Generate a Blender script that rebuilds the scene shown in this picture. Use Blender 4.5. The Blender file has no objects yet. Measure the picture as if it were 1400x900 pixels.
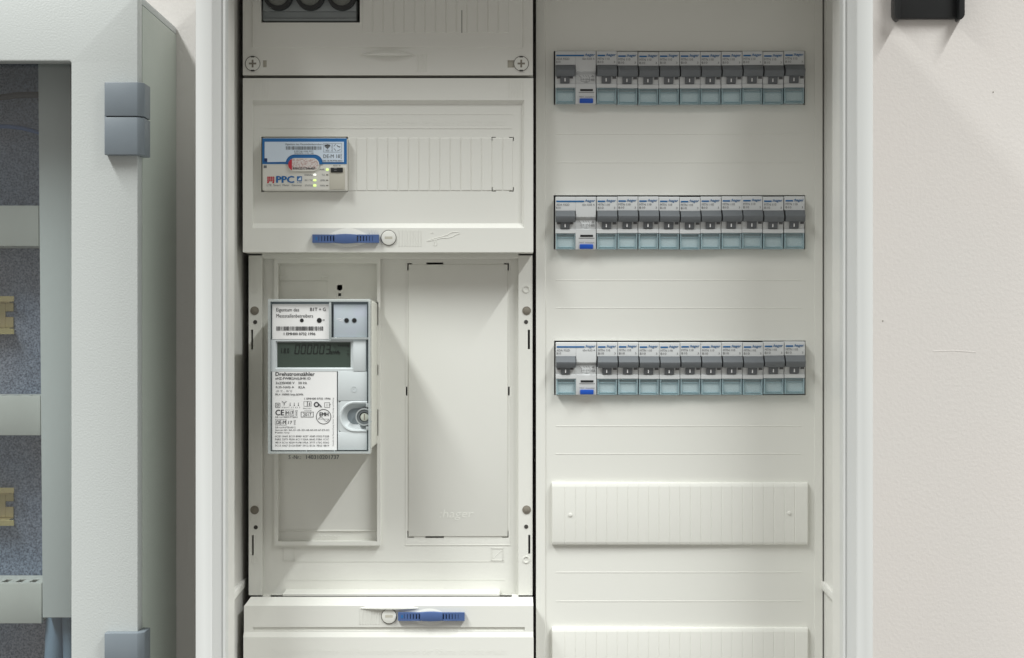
import bpy, bmesh, math, random
from mathutils import Vector, Matrix

random.seed(7)
scene = bpy.context.scene
COL = scene.collection

# ------------------------------------------------------------------ camera
S = 0.00064            # metres per photo pixel on the cover plane
Z0 = 1.30              # camera distance from that plane
H = 1.40               # camera height

cam_data = bpy.data.cameras.new("camera")
cam_data.sensor_width = 36.0
cam_data.lens = 36.0 * Z0 / (1400 * S)
cam_data.clip_start = 0.05
cam_data.clip_end = 50
cam = bpy.data.objects.new("camera", cam_data)
cam.location = (0, -Z0, H)
cam.rotation_euler = (math.radians(90), 0, 0)
COL.objects.link(cam)
scene.camera = cam

# ------------------------------------------------------------------ room light
world = bpy.data.worlds.new("World")
scene.world = world
world.use_nodes = True
bg = world.node_tree.nodes["Background"]
bg.inputs[0].default_value = (1.0, 0.965, 0.90, 1)
bg.inputs[1].default_value = 0.345

def area_lamp(name, loc, target, sx, sy, power, col, spread=180):
    l = bpy.data.lights.new(name, 'AREA')
    l.shape = 'RECTANGLE'
    l.size, l.size_y = sx, sy
    l.energy = power
    l.color = col
    l.spread = math.radians(spread)      # louvred tubes: cut off towards the sides
    o = bpy.data.objects.new(name, l)
    o.location = loc
    d = Vector(target) - Vector(loc)
    o.rotation_euler = d.to_track_quat('-Z', 'Y').to_euler()
    COL.objects.link(o)
    return o

# two rows of ceiling tubes run towards the wall, left and right of the cabinet
area_lamp("ceiling_lamp", (-1.20, -1.48, H + 1.90), (-1.20, -1.48, 0), 0.28, 2.1, 90, (0.975, 1.0, 0.985), 109)
area_lamp("ceiling_lamp", (1.25, -1.48, H + 1.90), (1.25, -1.48, 0), 0.06, 2.1, 89, (0.975, 1.0, 0.985), 109)

scene.view_settings.view_transform = 'Standard'
scene.view_settings.look = 'None'
scene.view_settings.exposure = 0.0
scene.view_settings.gamma = 1.0
scene.cycles.max_bounces = 8
scene.cycles.transparent_max_bounces = 16
scene.cycles.caustics_reflective = False
scene.cycles.caustics_refractive = False

# ------------------------------------------------------------------ materials
def lin(c):
    c /= 255.0
    return c / 12.92 if c <= 0.04045 else ((c + 0.055) / 1.055) ** 2.4

def mat(name, rgb, rough=0.45, metal=0.0, bump=None, vary=None, spec=0.5, emit=None, aniso_scale=None, lo=0.3, hi=0.7):
    m = bpy.data.materials.new(name)
    m.use_nodes = True
    nt = m.node_tree
    b = nt.nodes["Principled BSDF"]
    b.inputs["Base Color"].default_value = (*rgb, 1)
    b.inputs["Roughness"].default_value = rough
    b.inputs["Metallic"].default_value = metal
    b.inputs["Specular IOR Level"].default_value = spec
    if bump or vary:
        tc = nt.nodes.new("ShaderNodeTexCoord")
        src = tc.outputs["Object"]
        if aniso_scale:
            mp = nt.nodes.new("ShaderNodeMapping")
            mp.inputs["Scale"].default_value = aniso_scale
            nt.links.new(src, mp.inputs[0])
            src = mp.outputs[0]
    if bump:
        n = nt.nodes.new("ShaderNodeTexNoise")
        n.inputs["Scale"].default_value = bump[0]
        n.inputs["Detail"].default_value = 3
        nt.links.new(src, n.inputs["Vector"])
        bp = nt.nodes.new("ShaderNodeBump")
        bp.inputs["Strength"].default_value = bump[1]
        bp.inputs["Distance"].default_value = bump[2]
        nt.links.new(n.outputs[0], bp.inputs["Height"])
        nt.links.new(bp.outputs[0], b.inputs["Normal"])
    if vary:                                   # (scale, second colour)
        n2 = nt.nodes.new("ShaderNodeTexNoise")
        n2.inputs["Scale"].default_value = vary[0]
        n2.inputs["Detail"].default_value = 4
        nt.links.new(src, n2.inputs["Vector"])
        r = nt.nodes.new("ShaderNodeValToRGB")
        r.color_ramp.elements[0].position = lo
        r.color_ramp.elements[1].position = hi
        r.color_ramp.elements[0].color = (*rgb, 1)
        r.color_ramp.elements[1].color = (*vary[1], 1)
        nt.links.new(n2.outputs[0], r.inputs[0])
        nt.links.new(r.outputs[0], b.inputs["Base Color"])
    if emit:
        b.inputs["Emission Color"].default_value = (*emit[0], 1)
        b.inputs["Emission Strength"].default_value = emit[1]
    return m

def clear(name, tint, gloss=0.06, rough=0.08, body=0.0, bodycol=(0.7, 0.8, 0.85)):
    """thin clear plastic: tinted transparency, a little gloss, a little milky body"""
    m = bpy.data.materials.new(name)
    m.use_nodes = True
    nt = m.node_tree
    for n in list(nt.nodes):
        nt.nodes.remove(n)
    out = nt.nodes.new("ShaderNodeOutputMaterial")
    t = nt.nodes.new("ShaderNodeBsdfTransparent")
    t.inputs[0].default_value = (*tint, 1)
    g = nt.nodes.new("ShaderNodeBsdfGlossy")
    g.inputs["Roughness"].default_value = rough
    df = nt.nodes.new("ShaderNodeBsdfDiffuse")
    df.inputs[0].default_value = (*bodycol, 1)
    mx0 = nt.nodes.new("ShaderNodeMixShader")
    mx0.inputs[0].default_value = body
    nt.links.new(t.outputs[0], mx0.inputs[1])
    nt.links.new(df.outputs[0], mx0.inputs[2])
    mx = nt.nodes.new("ShaderNodeMixShader")
    lw = nt.nodes.new("ShaderNodeLayerWeight")      # Schlick: gloss + (1 - gloss) * facing^5, the same on both faces
    pw = nt.nodes.new("ShaderNodeMath")
    pw.operation = 'POWER'
    pw.inputs[1].default_value = 5
    nt.links.new(lw.outputs["Facing"], pw.inputs[0])
    mul = nt.nodes.new("ShaderNodeMath")
    mul.operation = 'MULTIPLY_ADD'
    mul.inputs[1].default_value = 1 - gloss
    mul.inputs[2].default_value = gloss
    mul.use_clamp = True
    nt.links.new(pw.outputs[0], mul.inputs[0])
    nt.links.new(mul.outputs[0], mx.inputs[0])
    nt.links.new(mx0.outputs[0], mx.inputs[1])
    nt.links.new(g.outputs[0], mx.inputs[2])
    nt.links.new(mx.outputs[0], out.inputs[0])
    return m

M = {}
M['wall'] = mat("wall paint", (0.685, 0.64, 0.61), 0.75, bump=(300, 0.3, 0.0007), vary=(3.0, (0.67, 0.645, 0.62)))
M['cream'] = mat("cream plastic", (0.725, 0.725, 0.68), 0.42, bump=(1500, 0.10, 0.0002), vary=(9.0, (0.735, 0.735, 0.692)))
M['frame'] = mat("frame coat", (0.62, 0.63, 0.62), 0.35, bump=(900, 0.08, 0.0002), vary=(6.0, (0.63, 0.64, 0.63)))
M['liner'] = mat("inner liner", (0.70, 0.695, 0.66), 0.40, bump=(900, 0.08, 0.0002), vary=(6.0, (0.71, 0.705, 0.675)))
M['coat'] = mat("light grey powder coat", (0.515, 0.54, 0.53), 0.42, bump=(620, 0.42, 0.00045), vary=(7.0, (0.525, 0.55, 0.54)))
M['sidecoat'] = mat("side panel coat", (0.49, 0.535, 0.48), 0.45, bump=(500, 0.4, 0.0006), vary=(8.0, (0.505, 0.545, 0.495)))
M['hinge'] = mat("hinge grey", (0.175, 0.205, 0.232), 0.42, bump=(1500, 0.25, 0.0003), vary=(40.0, (0.19, 0.22, 0.247)))
M['galv'] = mat("galvanised sheet", (0.15, 0.165, 0.215), 0.50, metal=0.55, bump=(700, 0.35, 0.0004), vary=(620.0, (0.54, 0.56, 0.63)), lo=0.33, hi=0.68)
def tint(m, scale, a, b):
    """broad colour mottling that paints room reflections into a sheet"""
    nt = m.node_tree
    bs = nt.nodes["Principled BSDF"]
    src = bs.inputs["Base Color"].links[0].from_socket
    tc = next(n for n in nt.nodes if n.type == 'TEX_COORD')
    n = nt.nodes.new("ShaderNodeTexNoise")
    n.inputs["Scale"].default_value = scale
    nt.links.new(tc.outputs["Object"], n.inputs["Vector"])
    r = nt.nodes.new("ShaderNodeValToRGB")
    r.color_ramp.elements[0].position, r.color_ramp.elements[1].position = 0.38, 0.62
    r.color_ramp.elements[0].color, r.color_ramp.elements[1].color = (*a, 1), (*b, 1)
    nt.links.new(n.outputs[0], r.inputs[0])
    mx = nt.nodes.new("ShaderNodeMix")
    mx.data_type, mx.blend_type = 'RGBA', 'MULTIPLY'
    mx.inputs["Factor"].default_value = 1.0
    nt.links.new(src, mx.inputs["A"])
    nt.links.new(r.outputs[0], mx.inputs["B"])
    nt.links.new(mx.outputs["Result"], bs.inputs["Base Color"])
tint(M['galv'], 7.0, (1.0, 0.90, 0.86), (0.78, 0.88, 1.0))  # brown and blue of the reflected room, painted into the sheet colour
M['duct'] = mat("grey duct plastic", (0.68, 0.69, 0.64), 0.42, bump=(900, 0.1, 0.0002), vary=(14.0, (0.69, 0.70, 0.655)))
M['vduct'] = mat("blue grey duct plastic", (0.75, 0.785, 0.77), 0.36, bump=(900, 0.1, 0.0002), vary=(10.0, (0.76, 0.795, 0.78)))
M['brass'] = mat("yellow passivated zinc", (0.74, 0.65, 0.32), 0.22, metal=0.55, vary=(45.0, (0.66, 0.52, 0.30)))
M['black'] = mat("black plastic", (0.012, 0.013, 0.014), 0.38, bump=(900, 0.2, 0.0003), vary=(30.0, (0.016, 0.017, 0.018)))
M['bluecable'] = mat("blue cable", (0.05, 0.13, 0.33), 0.4, vary=(60.0, (0.055, 0.14, 0.35)))
M['greycable'] = mat("grey cable", (0.24, 0.33, 0.43), 0.5, vary=(30.0, (0.26, 0.35, 0.45)))
M['latch'] = mat("blue latch plastic", (0.062, 0.112, 0.265), 0.42, bump=(1200, 0.15, 0.0003), vary=(60.0, (0.07, 0.122, 0.285)))
M['seam'] = mat("gap shade grey", (0.16, 0.155, 0.14), 0.6)  # dark tone standing for the shade in a narrow gap
M['plug'] = mat("brown grey plug", (0.21, 0.19, 0.155), 0.55, bump=(1200, 0.2, 0.0003))
M['hole'] = mat("dark bore", (0.045, 0.042, 0.038), 0.7)
M['breaker'] = mat("breaker grey white", (0.59, 0.605, 0.61), 0.40, bump=(1600, 0.1, 0.0002), vary=(60.0, (0.605, 0.62, 0.625)))
M['toggle'] = mat("dark grey toggle", (0.138, 0.150, 0.162), 0.38, bump=(1600, 0.15, 0.0002), vary=(60.0, (0.148, 0.160, 0.172)))
M['tab'] = mat("toggle tab grey", (0.115, 0.123, 0.133), 0.42)
M['white'] = mat("white print", (0.80, 0.80, 0.80), 0.5)
M['logoblue'] = mat("logo blue", (0.005, 0.12, 0.33), 0.45)
M['print'] = mat("grey print", (0.13, 0.13, 0.135), 0.6)
M['ink'] = mat("black print", (0.035, 0.035, 0.04), 0.6)
M['midink'] = mat("soft grey print", (0.13, 0.14, 0.15), 0.6)
M['insert'] = mat("label insert", (0.64, 0.69, 0.70), 0.5)
M['tealrim'] = clear("teal clear rim", (0.76, 0.89, 0.915), 0.05, 0.1, 0.42, (0.56, 0.71, 0.76))
M['tealpane'] = clear("teal clear pane", (0.95, 0.982, 0.99), 0.03, 0.12, 0.20, (0.64, 0.75, 0.78))
M['rcdblue'] = mat("blue test button", (0.008, 0.075, 0.42), 0.35, vary=(80.0, (0.010, 0.085, 0.45)))
M['paper'] = mat("label paper", (0.78, 0.78, 0.775), 0.55, vary=(40.0, (0.80, 0.80, 0.795)))
M['meterbody'] = mat("meter grey", (0.56, 0.60, 0.61), 0.38, bump=(1200, 0.1, 0.0002), vary=(30.0, (0.575, 0.615, 0.625)))
M['meterside'] = mat("meter base cream", (0.62, 0.62, 0.56), 0.40, bump=(1200, 0.1, 0.0002), vary=(30.0, (0.64, 0.64, 0.58)))
M['hood'] = clear("clear hood", (0.86, 0.89, 0.90), 0.08, 0.10, 0.55, (0.64, 0.69, 0.69))
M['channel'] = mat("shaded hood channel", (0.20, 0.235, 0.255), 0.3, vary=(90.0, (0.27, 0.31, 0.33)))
M['collar'] = mat("dark seal collar", (0.10, 0.115, 0.12), 0.4, vary=(90.0, (0.13, 0.145, 0.15)))
M['steel'] = mat("zinc plate", (0.52, 0.60, 0.62), 0.38, metal=0.25, bump=(1800, 0.2, 0.0002), vary=(55.0, (0.53, 0.57, 0.66)))
M['lcd'] = mat("display glass", (0.050, 0.072, 0.058), 0.22, vary=(35.0, (0.055, 0.075, 0.062)))
M['segment'] = mat("display segment", (0.010, 0.014, 0.012), 0.4)
M['screw'] = mat("pale screw", (0.62, 0.66, 0.58), 0.35, metal=0.4)
M['gateblue'] = mat("gateway blue", (0.016, 0.135, 0.37), 0.35, vary=(40.0, (0.018, 0.145, 0.39)))
M['gatelabel'] = mat("pale blue label", (0.62, 0.71, 0.81), 0.45, vary=(50.0, (0.635, 0.725, 0.82)))
M['gatebody'] = mat("gateway white", (0.70, 0.69, 0.64), 0.40, bump=(1500, 0.1, 0.0002), vary=(40.0, (0.715, 0.705, 0.655)))
M['red'] = mat("red print", (0.50, 0.03, 0.05), 0.5)
M['navy'] = mat("navy print", (0.01, 0.03, 0.12), 0.5)
M['guard'] = mat("guilloche paper", (0.66, 0.62, 0.60), 0.5, vary=(900.0, (0.50, 0.36, 0.34)), lo=0.45, hi=0.6)
M['simdoor'] = mat("slot door", (0.50, 0.48, 0.41), 0.32, vary=(60.0, (0.53, 0.51, 0.44)))
M['ledgreen'] = mat("lit green lamp", (0.6, 0.8, 0.3), 0.4, emit=((0.70, 1.0, 0.25), 0.9))
M['ledwhite'] = mat("lit white lamp", (0.8, 0.8, 0.8), 0.4, emit=((0.95, 1.0, 0.9), 0.8))
M['ledoff'] = mat("unlit lamp", (0.18, 0.17, 0.14), 0.4)
M['fusebody'] = mat("fuse base grey", (0.26, 0.285, 0.29), 0.42, bump=(1200, 0.15, 0.0003), vary=(40.0, (0.28, 0.305, 0.31)))
M['fuseglass'] = mat("smoked cap window", (0.13, 0.145, 0.125), 0.25, vary=(120.0, (0.20, 0.205, 0.19)))
M['pane'] = clear("window pane", (0.90, 0.92, 0.92), 0.05, 0.06, 0.02, (0.6, 0.55, 0.55))

# ------------------------------------------------------------------ mesh builder
def X(px, d):
    return (px - 700) * S * (1 - d / Z0)

def Zw(py, d):
    return H + (450 - py) * S * (1 - d / Z0)

TEXT = {}
def glyphs(s, bold=0.0, shear=0.0, extrude=0.0):
    key = (s, bold, shear, extrude)
    if key in TEXT:
        return TEXT[key]
    cu = bpy.data.curves.new("glyphs", 'FONT')
    cu.body = s
    cu.size = 1.0
    cu.resolution_u = 2
    cu.offset = bold
    cu.shear = shear
    cu.extrude = extrude
    cu.fill_mode = 'FRONT' if extrude == 0 else 'BOTH'
    o = bpy.data.objects.new("glyphs", cu)
    COL.objects.link(o)
    dg = bpy.context.evaluated_depsgraph_get()
    me = bpy.data.meshes.new_from_object(o.evaluated_get(dg))
    vs = [tuple(v.co) for v in me.vertices]
    fs = [tuple(p.vertices) for p in me.polygons]
    bpy.data.objects.remove(o)
    bpy.data.curves.remove(cu)
    bpy.data.meshes.remove(me)
    TEXT[key] = (vs, fs)
    return TEXT[key]

class MB:
    def __init__(self):
        self.v, self.f, self.mi = [], [], []

    def add(self, vs, fs, m=0):
        n = len(self.v)
        self.v += [tuple(p) for p in vs]
        self.f += [tuple(i + n for i in f) for f in fs]
        self.mi += [m] * len(fs)
        return self

    def addbm(self, bm, m=0, bev=0.0, seg=2, ang=0.5):
        if bev:
            bm.normal_update()
            es = [e for e in bm.edges if len(e.link_faces) == 2 and e.calc_face_angle(0) > ang]
            if es:
                bmesh.ops.bevel(bm, geom=es, offset=bev, segments=seg, profile=0.5, affect='EDGES', clamp_overlap=True)
        bm.verts.ensure_lookup_table()
        bm.verts.index_update()
        self.add([v.co[:] for v in bm.verts], [[v.index for v in f.verts] for f in bm.faces], m)
        bm.free()
        return self

    def wbox(self, x0, x1, z0, z1, d0, d1, m=0, bev=0.0, seg=2):
        bm = bmesh.new()
        vs = [bm.verts.new(p) for p in ((x0, -d0, z0), (x1, -d0, z0), (x1, -d1, z0), (x0, -d1, z0),
                                        (x0, -d0, z1), (x1, -d0, z1), (x1, -d1, z1), (x0, -d1, z1))]
        for f in ((0, 1, 2, 3)[::-1], (4, 5, 6, 7)[::-1], (0, 1, 5, 4)[::-1], (3, 2, 6, 7)[::-1], (1, 2, 6, 5)[::-1], (0, 3, 7, 4)):
            bm.faces.new([vs[i] for i in f])
        bmesh.ops.recalc_face_normals(bm, faces=bm.faces)
        return self.addbm(bm, m, bev, seg)

    def box(self, a, b, c, e, d0, d1, m=0, bev=0.0, seg=2):
        """pixel rectangle a,b (top left) to c,e measured on its front face at depth d1"""
        return self.wbox(X(a, d1), X(c, d1), Zw(e, d1), Zw(b, d1), d0, d1, m, bev, seg)

    def sheet(self, a, b, c, e, d, m=0):
        x0, x1, z0, z1 = X(a, d), X(c, d), Zw(e, d), Zw(b, d)
        return self.add([(x0, -d, z0), (x1, -d, z0), (x1, -d, z1), (x0, -d, z1)], [(0, 1, 2, 3)], m)

    def prism(self, pts, d0, d1, m=0, bev=0.0, seg=2):
        """world outline (x, z) extruded in depth"""
        bm = bmesh.new()
        A = [bm.verts.new((x, -d1, z)) for x, z in pts]
        B = [bm.verts.new((x, -d0, z)) for x, z in pts]
        bm.faces.new(A)
        bm.faces.new(B[::-1])
        n = len(pts)
        for i in range(n):
            bm.faces.new((A[i], B[i], B[(i + 1) % n], A[(i + 1) % n]))
        bmesh.ops.recalc_face_normals(bm, faces=bm.faces)
        return self.addbm(bm, m, bev, seg)

    def poly(self, pxpts, d0, d1, m=0, bev=0.0):
        return self.prism([(X(a, d1), Zw(b, d1)) for a, b in pxpts], d0, d1, m, bev)

    def flat(self, pxpts, d, m=0):
        return self.add([(X(a, d), -d, Zw(b, d)) for a, b in pxpts], [tuple(range(len(pxpts)))], m)

    def side(self, prof, x0, x1, m=0, bev=0.0, seg=2):
        """profile (z, d) extruded along x"""
        bm = bmesh.new()
        A = [bm.verts.new((x0, -d, z)) for z, d in prof]
        B = [bm.verts.new((x1, -d, z)) for z, d in prof]
        bm.faces.new(A)
        bm.faces.new(B[::-1])
        n = len(prof)
        for i in range(n):
            bm.faces.new((A[i], B[i], B[(i + 1) % n], A[(i + 1) % n]))
        bmesh.ops.recalc_face_normals(bm, faces=bm.faces)
        return self.addbm(bm, m, bev, seg, 0.3)

    def upright(self, prof, z0, z1, m=0, bev=0.0, seg=2):
        """profile (x, d) extruded along z"""
        bm = bmesh.new()
        A = [bm.verts.new((x, -d, z0)) for x, d in prof]
        B = [bm.verts.new((x, -d, z1)) for x, d in prof]
        bm.faces.new(A)
        bm.faces.new(B[::-1])
        n = len(prof)
        for i in range(n):
            bm.faces.new((A[i], B[i], B[(i + 1) % n], A[(i + 1) % n]))
        bmesh.ops.recalc_face_normals(bm, faces=bm.faces)
        return self.addbm(bm, m, bev, seg, 0.3)

    def disc(self, cx, cy, r, d0, d1, m=0, n=32, bev=0.0, rx=None):
        return self.poly([(cx + (rx or r) * math.cos(2 * math.pi * i / n), cy - r * math.sin(2 * math.pi * i / n)) for i in range(n)], d0, d1, m, bev)

    def ring(self, cx, cy, r0, r1, d0, d1, m=0, n=36, a0=0.0, a1=2 * math.pi):
        """annulus with thickness (pixel radii)"""
        full = abs(a1 - a0 - 2 * math.pi) < 1e-6
        k = n if full else n + 1
        vs, fs = [], []
        for i in range(k):
            a = a0 + (a1 - a0) * i / n
            c, s = math.cos(a), -math.sin(a)
            for r in (r0, r1):
                for d in (d1, d0):
                    vs.append((X(cx + r * c, d1), -d, Zw(cy + r * s, d1)))
        for i in range(n):
            j = (i + 1) % k
            p, q = 4 * i, 4 * j
            fs += [(p, p + 2, q + 2, q), (p + 1, q + 1, q + 3, p + 3), (p, q, q + 1, p + 1), (p + 2, p + 3, q + 3, q + 2)]
        return self.add(vs, fs, m)

    def tube(self, pts, r, m=0, n=8):
        pts = [Vector(p) for p in pts]
        vs, fs = [], []
        up = Vector((0, 1, 0))
        for i, p in enumerate(pts):
            t = (pts[min(i + 1, len(pts) - 1)] - pts[max(i - 1, 0)]).normalized()
            a = t.cross(up)
            if a.length < 1e-4:
                a = t.cross(Vector((1, 0, 0)))
            a.normalize()
            b = a.cross(t)
            for k in range(n):
                w = 2 * math.pi * k / n
                vs.append(p + a * r * math.cos(w) + b * r * math.sin(w))
        for i in range(len(pts) - 1):
            for k in range(n):
                fs.append((i * n + k, i * n + (k + 1) % n, (i + 1) * n + (k + 1) % n, (i + 1) * n + k))
        fs.append(tuple(range(n))[::-1])
        fs.append(tuple(range((len(pts) - 1) * n, len(pts) * n)))
        return self.add(vs, fs, m)

    def ptube(self, pxpts, d, r, m=0, n=6):
        return self.tube([(X(a, d), -d, Zw(b, d)) for a, b in pxpts], r, m, n)

    def frame(self, r1, d1, r2, d2, m=0):
        """four quads from pixel rect r1 (depth d1) to pixel rect r2 (depth d2)"""
        def c(r, d):
            return [(X(r[0], d), -d, Zw(r[3], d)), (X(r[2], d), -d, Zw(r[3], d)), (X(r[2], d), -d, Zw(r[1], d)), (X(r[0], d), -d, Zw(r[1], d))]
        return self.add(c(r1, d1) + c(r2, d2), [(i, (i + 1) % 4, 4 + (i + 1) % 4, 4 + i) for i in range(4)], m)

    def wall_back(self, r, d, d0, m=0):
        """side walls of a pixel rect (measured at d) straight back to depth d0"""
        x0, x1, z0, z1 = X(r[0], d), X(r[2], d), Zw(r[3], d), Zw(r[1], d)
        q = [(x0, z0), (x1, z0), (x1, z1), (x0, z1)]
        return self.add([(x, -d, z) for x, z in q] + [(x, -d0, z) for x, z in q],
                        [(i, 4 + i, 4 + (i + 1) % 4, (i + 1) % 4) for i in range(4)], m)

    def holed(self, r, holes, d, thick, m=0, outer=True):
        """flat face of pixel rect r with rectangular holes and a wall behind each edge"""
        xs = sorted(set([r[0], r[2]] + [h[0] for h in holes] + [h[2] for h in holes]))
        ys = sorted(set([r[1], r[3]] + [h[1] for h in holes] + [h[3] for h in holes]))
        xs = [x for x in xs if r[0] <= x <= r[2]]
        ys = [y for y in ys if r[1] <= y <= r[3]]
        nx, ny = len(xs) - 1, len(ys) - 1
        def void(i, j):
            if not (0 <= i < nx and 0 <= j < ny):
                return True
            cx, cy = (xs[i] + xs[i + 1]) / 2, (ys[j] + ys[j + 1]) / 2
            return any(h[0] < cx < h[2] and h[1] < cy < h[3] for h in holes)
        vid = {}
        vs, fs = [], []
        def V(i, j, k):
            if (i, j, k) not in vid:
                vid[(i, j, k)] = len(vs)
                vs.append((X(xs[i], d), -(d if k == 0 else d - thick), Zw(ys[j], d)))
            return vid[(i, j, k)]
        for i in range(nx):
            for j in range(ny):
                if void(i, j):
                    continue
                fs.append((V(i, j + 1, 0), V(i + 1, j + 1, 0), V(i + 1, j, 0), V(i, j, 0)))
                if thick:
                    fs.append((V(i, j + 1, 1), V(i, j, 1), V(i + 1, j, 1), V(i + 1, j + 1, 1)))
                    for di, dj, a, b in ((-1, 0, (i, j), (i, j + 1)), (1, 0, (i + 1, j + 1), (i + 1, j)), (0, -1, (i + 1, j), (i, j)), (0, 1, (i, j + 1), (i + 1, j + 1))):
                        inside = 0 <= i + di < nx and 0 <= j + dj < ny
                        if void(i + di, j + dj) and (inside or outer):
                            fs.append((V(*a, 0), V(*a, 1), V(*b, 1), V(*b, 0)))
        return self.add(vs, fs, m)

    def text(self, s, a, b, c, e, d, m=0, bold=0.0, shear=0.0, extrude=0.0, rot=0):
        """lettering fitted into pixel rect a,b,c,e on depth d"""
        return self.wtext(s, X(a, d), X(c, d), Zw(e, d), Zw(b, d), d, m, bold, shear, extrude, rot)

    def wtext(self, s, x0, x1, z0, z1, d, m=0, bold=0.0, shear=0.0, extrude=0.0, rot=0):
        vs, fs = glyphs(s, 0.0, shear, 0.02 if extrude else 0.0)
        if rot:
            vs = [(-y, x, z) for x, y, z in vs]
        u0, u1 = min(v[0] for v in vs), max(v[0] for v in vs)
        w0, w1 = min(v[1] for v in vs), max(v[1] for v in vs)
        kx, kz = (x1 - x0) / max(u1 - u0, 1e-6), (z1 - z0) / max(w1 - w0, 1e-6)
        ke = extrude / 0.02
        self.add([(x0 + (v[0] - u0) * kx, -(d + v[2] * ke), z0 + (v[1] - w0) * kz) for v in vs], fs, m)
        if bold and not extrude:                 # heavier strokes: a second print pass, slightly shifted
            sx = 2.2 * bold * (kz if not rot else kx)
            self.add([(x0 + sx + (v[0] - u0) * kx, -(d + 0.00004), z0 + (v[1] - w0) * kz) for v in vs], fs, m)
            if bold >= 0.02:
                self.add([(x0 + sx / 2 + (v[0] - u0) * kx, -(d + 0.00008), z0 + sx * 0.4 + (v[1] - w0) * kz) for v in vs], fs, m)
        return self

    def barcode(self, a, b, c, e, d, m, seed):
        rnd = random.Random(seed)
        x = a
        while x < c - 0.4:
            w = rnd.choice((0.45, 0.45, 0.8, 1.1))
            w = min(w, c - x)
            self.sheet(x, b, x + w, e, d, m)
            x += w + rnd.choice((0.45, 0.45, 0.7, 1.0))
        return self

# ------------------------------------------------------------------ objects
ROOT = {}
def thing(name, label, cat, loc, group=None):
    o = bpy.data.objects.new(name, None)
    o.empty_display_size = 0.02
    COL.objects.link(o)
    o.location = loc
    o['label'] = label
    o['category'] = cat
    if group:
        o['group'] = group
    ROOT[o.name] = Vector(loc)
    return o

def mesh_of(name, mb, mats, off, smooth=True):
    me = bpy.data.meshes.new(name)
    me.from_pydata([tuple(Vector(v) - off) for v in mb.v], [], mb.f)
    for m in (mats if isinstance(mats, (list, tuple)) else [mats]):
        me.materials.append(M[m])
    for p, i in zip(me.polygons, mb.mi):
        p.material_index = i
        p.use_smooth = smooth
    me.update()
    if smooth:
        me.set_sharp_from_angle(angle=math.radians(32))
    return me

def part(name, mb, mats, parent, label=None):
    off = ROOT[parent.name] if parent is not None else Vector((0, 0, 0))
    o = bpy.data.objects.new(name, mesh_of(name, mb, mats, off))
    COL.objects.link(o)
    if parent is not None:
        o.parent = parent
        ROOT[o.name] = off          # children of a part share the thing's base
    if label:
        o['label'] = label
    return o

def pieces(name, mb, mats, parent, spots):
    """the same small piece at several places, sharing one mesh (built at the first spot)"""
    off = ROOT[parent.name]
    base = Vector(spots[0])
    me = mesh_of(name, mb, mats, base)
    out = []
    for s in spots:
        o = bpy.data.objects.new(name, me)
        COL.objects.link(o)
        o.parent = parent
        o.location = Vector(s) - off
        out.append(o)
    return out

def copy_tree(o, parent=None):
    c = o.copy()
    COL.objects.link(c)
    if parent is not None:
        c.parent = parent
    for ch in list(o.children):
        copy_tree(ch, c)
    return c

WALL_D = -0.093

# ------------------------------------------------------------------ wall
w = MB().wbox(-1.6, 1.6, 0.0, 2.9, WALL_D - 0.08, WALL_D)
wall = part('wall', w, 'wall', None)
wall['kind'] = 'structure'
ROOT[wall.name] = Vector((0, 0, 0))
cr = MB().ptube([(1276, 480.4), (1288, 480.0), (1304, 479.6), (1318, 480.4), (1334, 481.8)], WALL_D - 0.0007, 0.0010)
part('plaster_crease', cr, 'wall', wall)
sp = MB().disc(1358, 126, 0.9, WALL_D - 0.001, WALL_D + 0.0003, 0, 8).disc(1207, 439, 0.9, WALL_D - 0.001, WALL_D + 0.0003, 0, 8)
part('wall_speck', sp, 'plug', wall)

# ------------------------------------------------------------------ meter cabinet shell
OX0, OX1, OZ0, OZ1 = -0.2533, 0.2890, H - 0.75, H + 0.345
cab = thing('meter_cabinet', 'large open white meter cabinet with stepped frame in the middle of the wall', 'meter cabinet', ((OX0 + OX1) / 2, -WALL_D, OZ0))

def sweep(prof, x0, x1, z0, z1):
    mb = MB()
    vs, fs = [], []
    for ins, d in prof:
        vs += [(x0 + ins, -d, z0 + ins), (x1 - ins, -d, z0 + ins), (x1 - ins, -d, z1 - ins), (x0 + ins, -d, z1 - ins)]
    for i in range(len(prof) - 1):
        for k in range(4):
            fs.append((4 * i + k, 4 * i + (k + 1) % 4, 4 * (i + 1) + (k + 1) % 4, 4 * (i + 1) + k))
    return mb.add(vs, fs)

part('front_frame', sweep([(0, WALL_D), (0, 0.1105), (0.0006, 0.1118), (0.0016, 0.112), (0.0120, 0.112), (0.0134, 0.1116), (0.0160, 0.1085),
                           (0.0185, 0.1050), (0.0205, 0.1035)], OX0, OX1, OZ0, OZ1), 'frame', cab)
part('gasket_ridge', sweep([(0.0204, 0.100), (0.0204, 0.1042), (0.0210, 0.1052), (0.0224, 0.1054), (0.0230, 0.1048), (0.0230, 0.094), (0.0204, 0.092)],
                           OX0, OX1, OZ0, OZ1), 'frame', cab)
part('inner_liner', sweep([(0.0203, 0.0935), (0.0222, 0.0640), (0.0222, 0.0630), (0.0200, 0.0625), (0.0160, 0.030), (0.0158, -0.050), (0.0158, -0.088)], OX0, OX1, OZ0, OZ1), 'liner', cab)
bk = MB().wbox(OX0 + 0.0157, OX1 - 0.0157, OZ0 + 0.0157, OZ1 - 0.0157, WALL_D + 0.0005, -0.088)
part('back_panel', bk, 'liner', cab)
lj = MB().upright([(OX0 + 0.0150, -0.02), (OX0 + 0.0176, -0.02), (OX0 + 0.0208, 0.060), (OX0 + 0.0150, 0.060)], Zw(806, 0.0), Zw(795, 0.0), 0, 0.0006)
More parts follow.
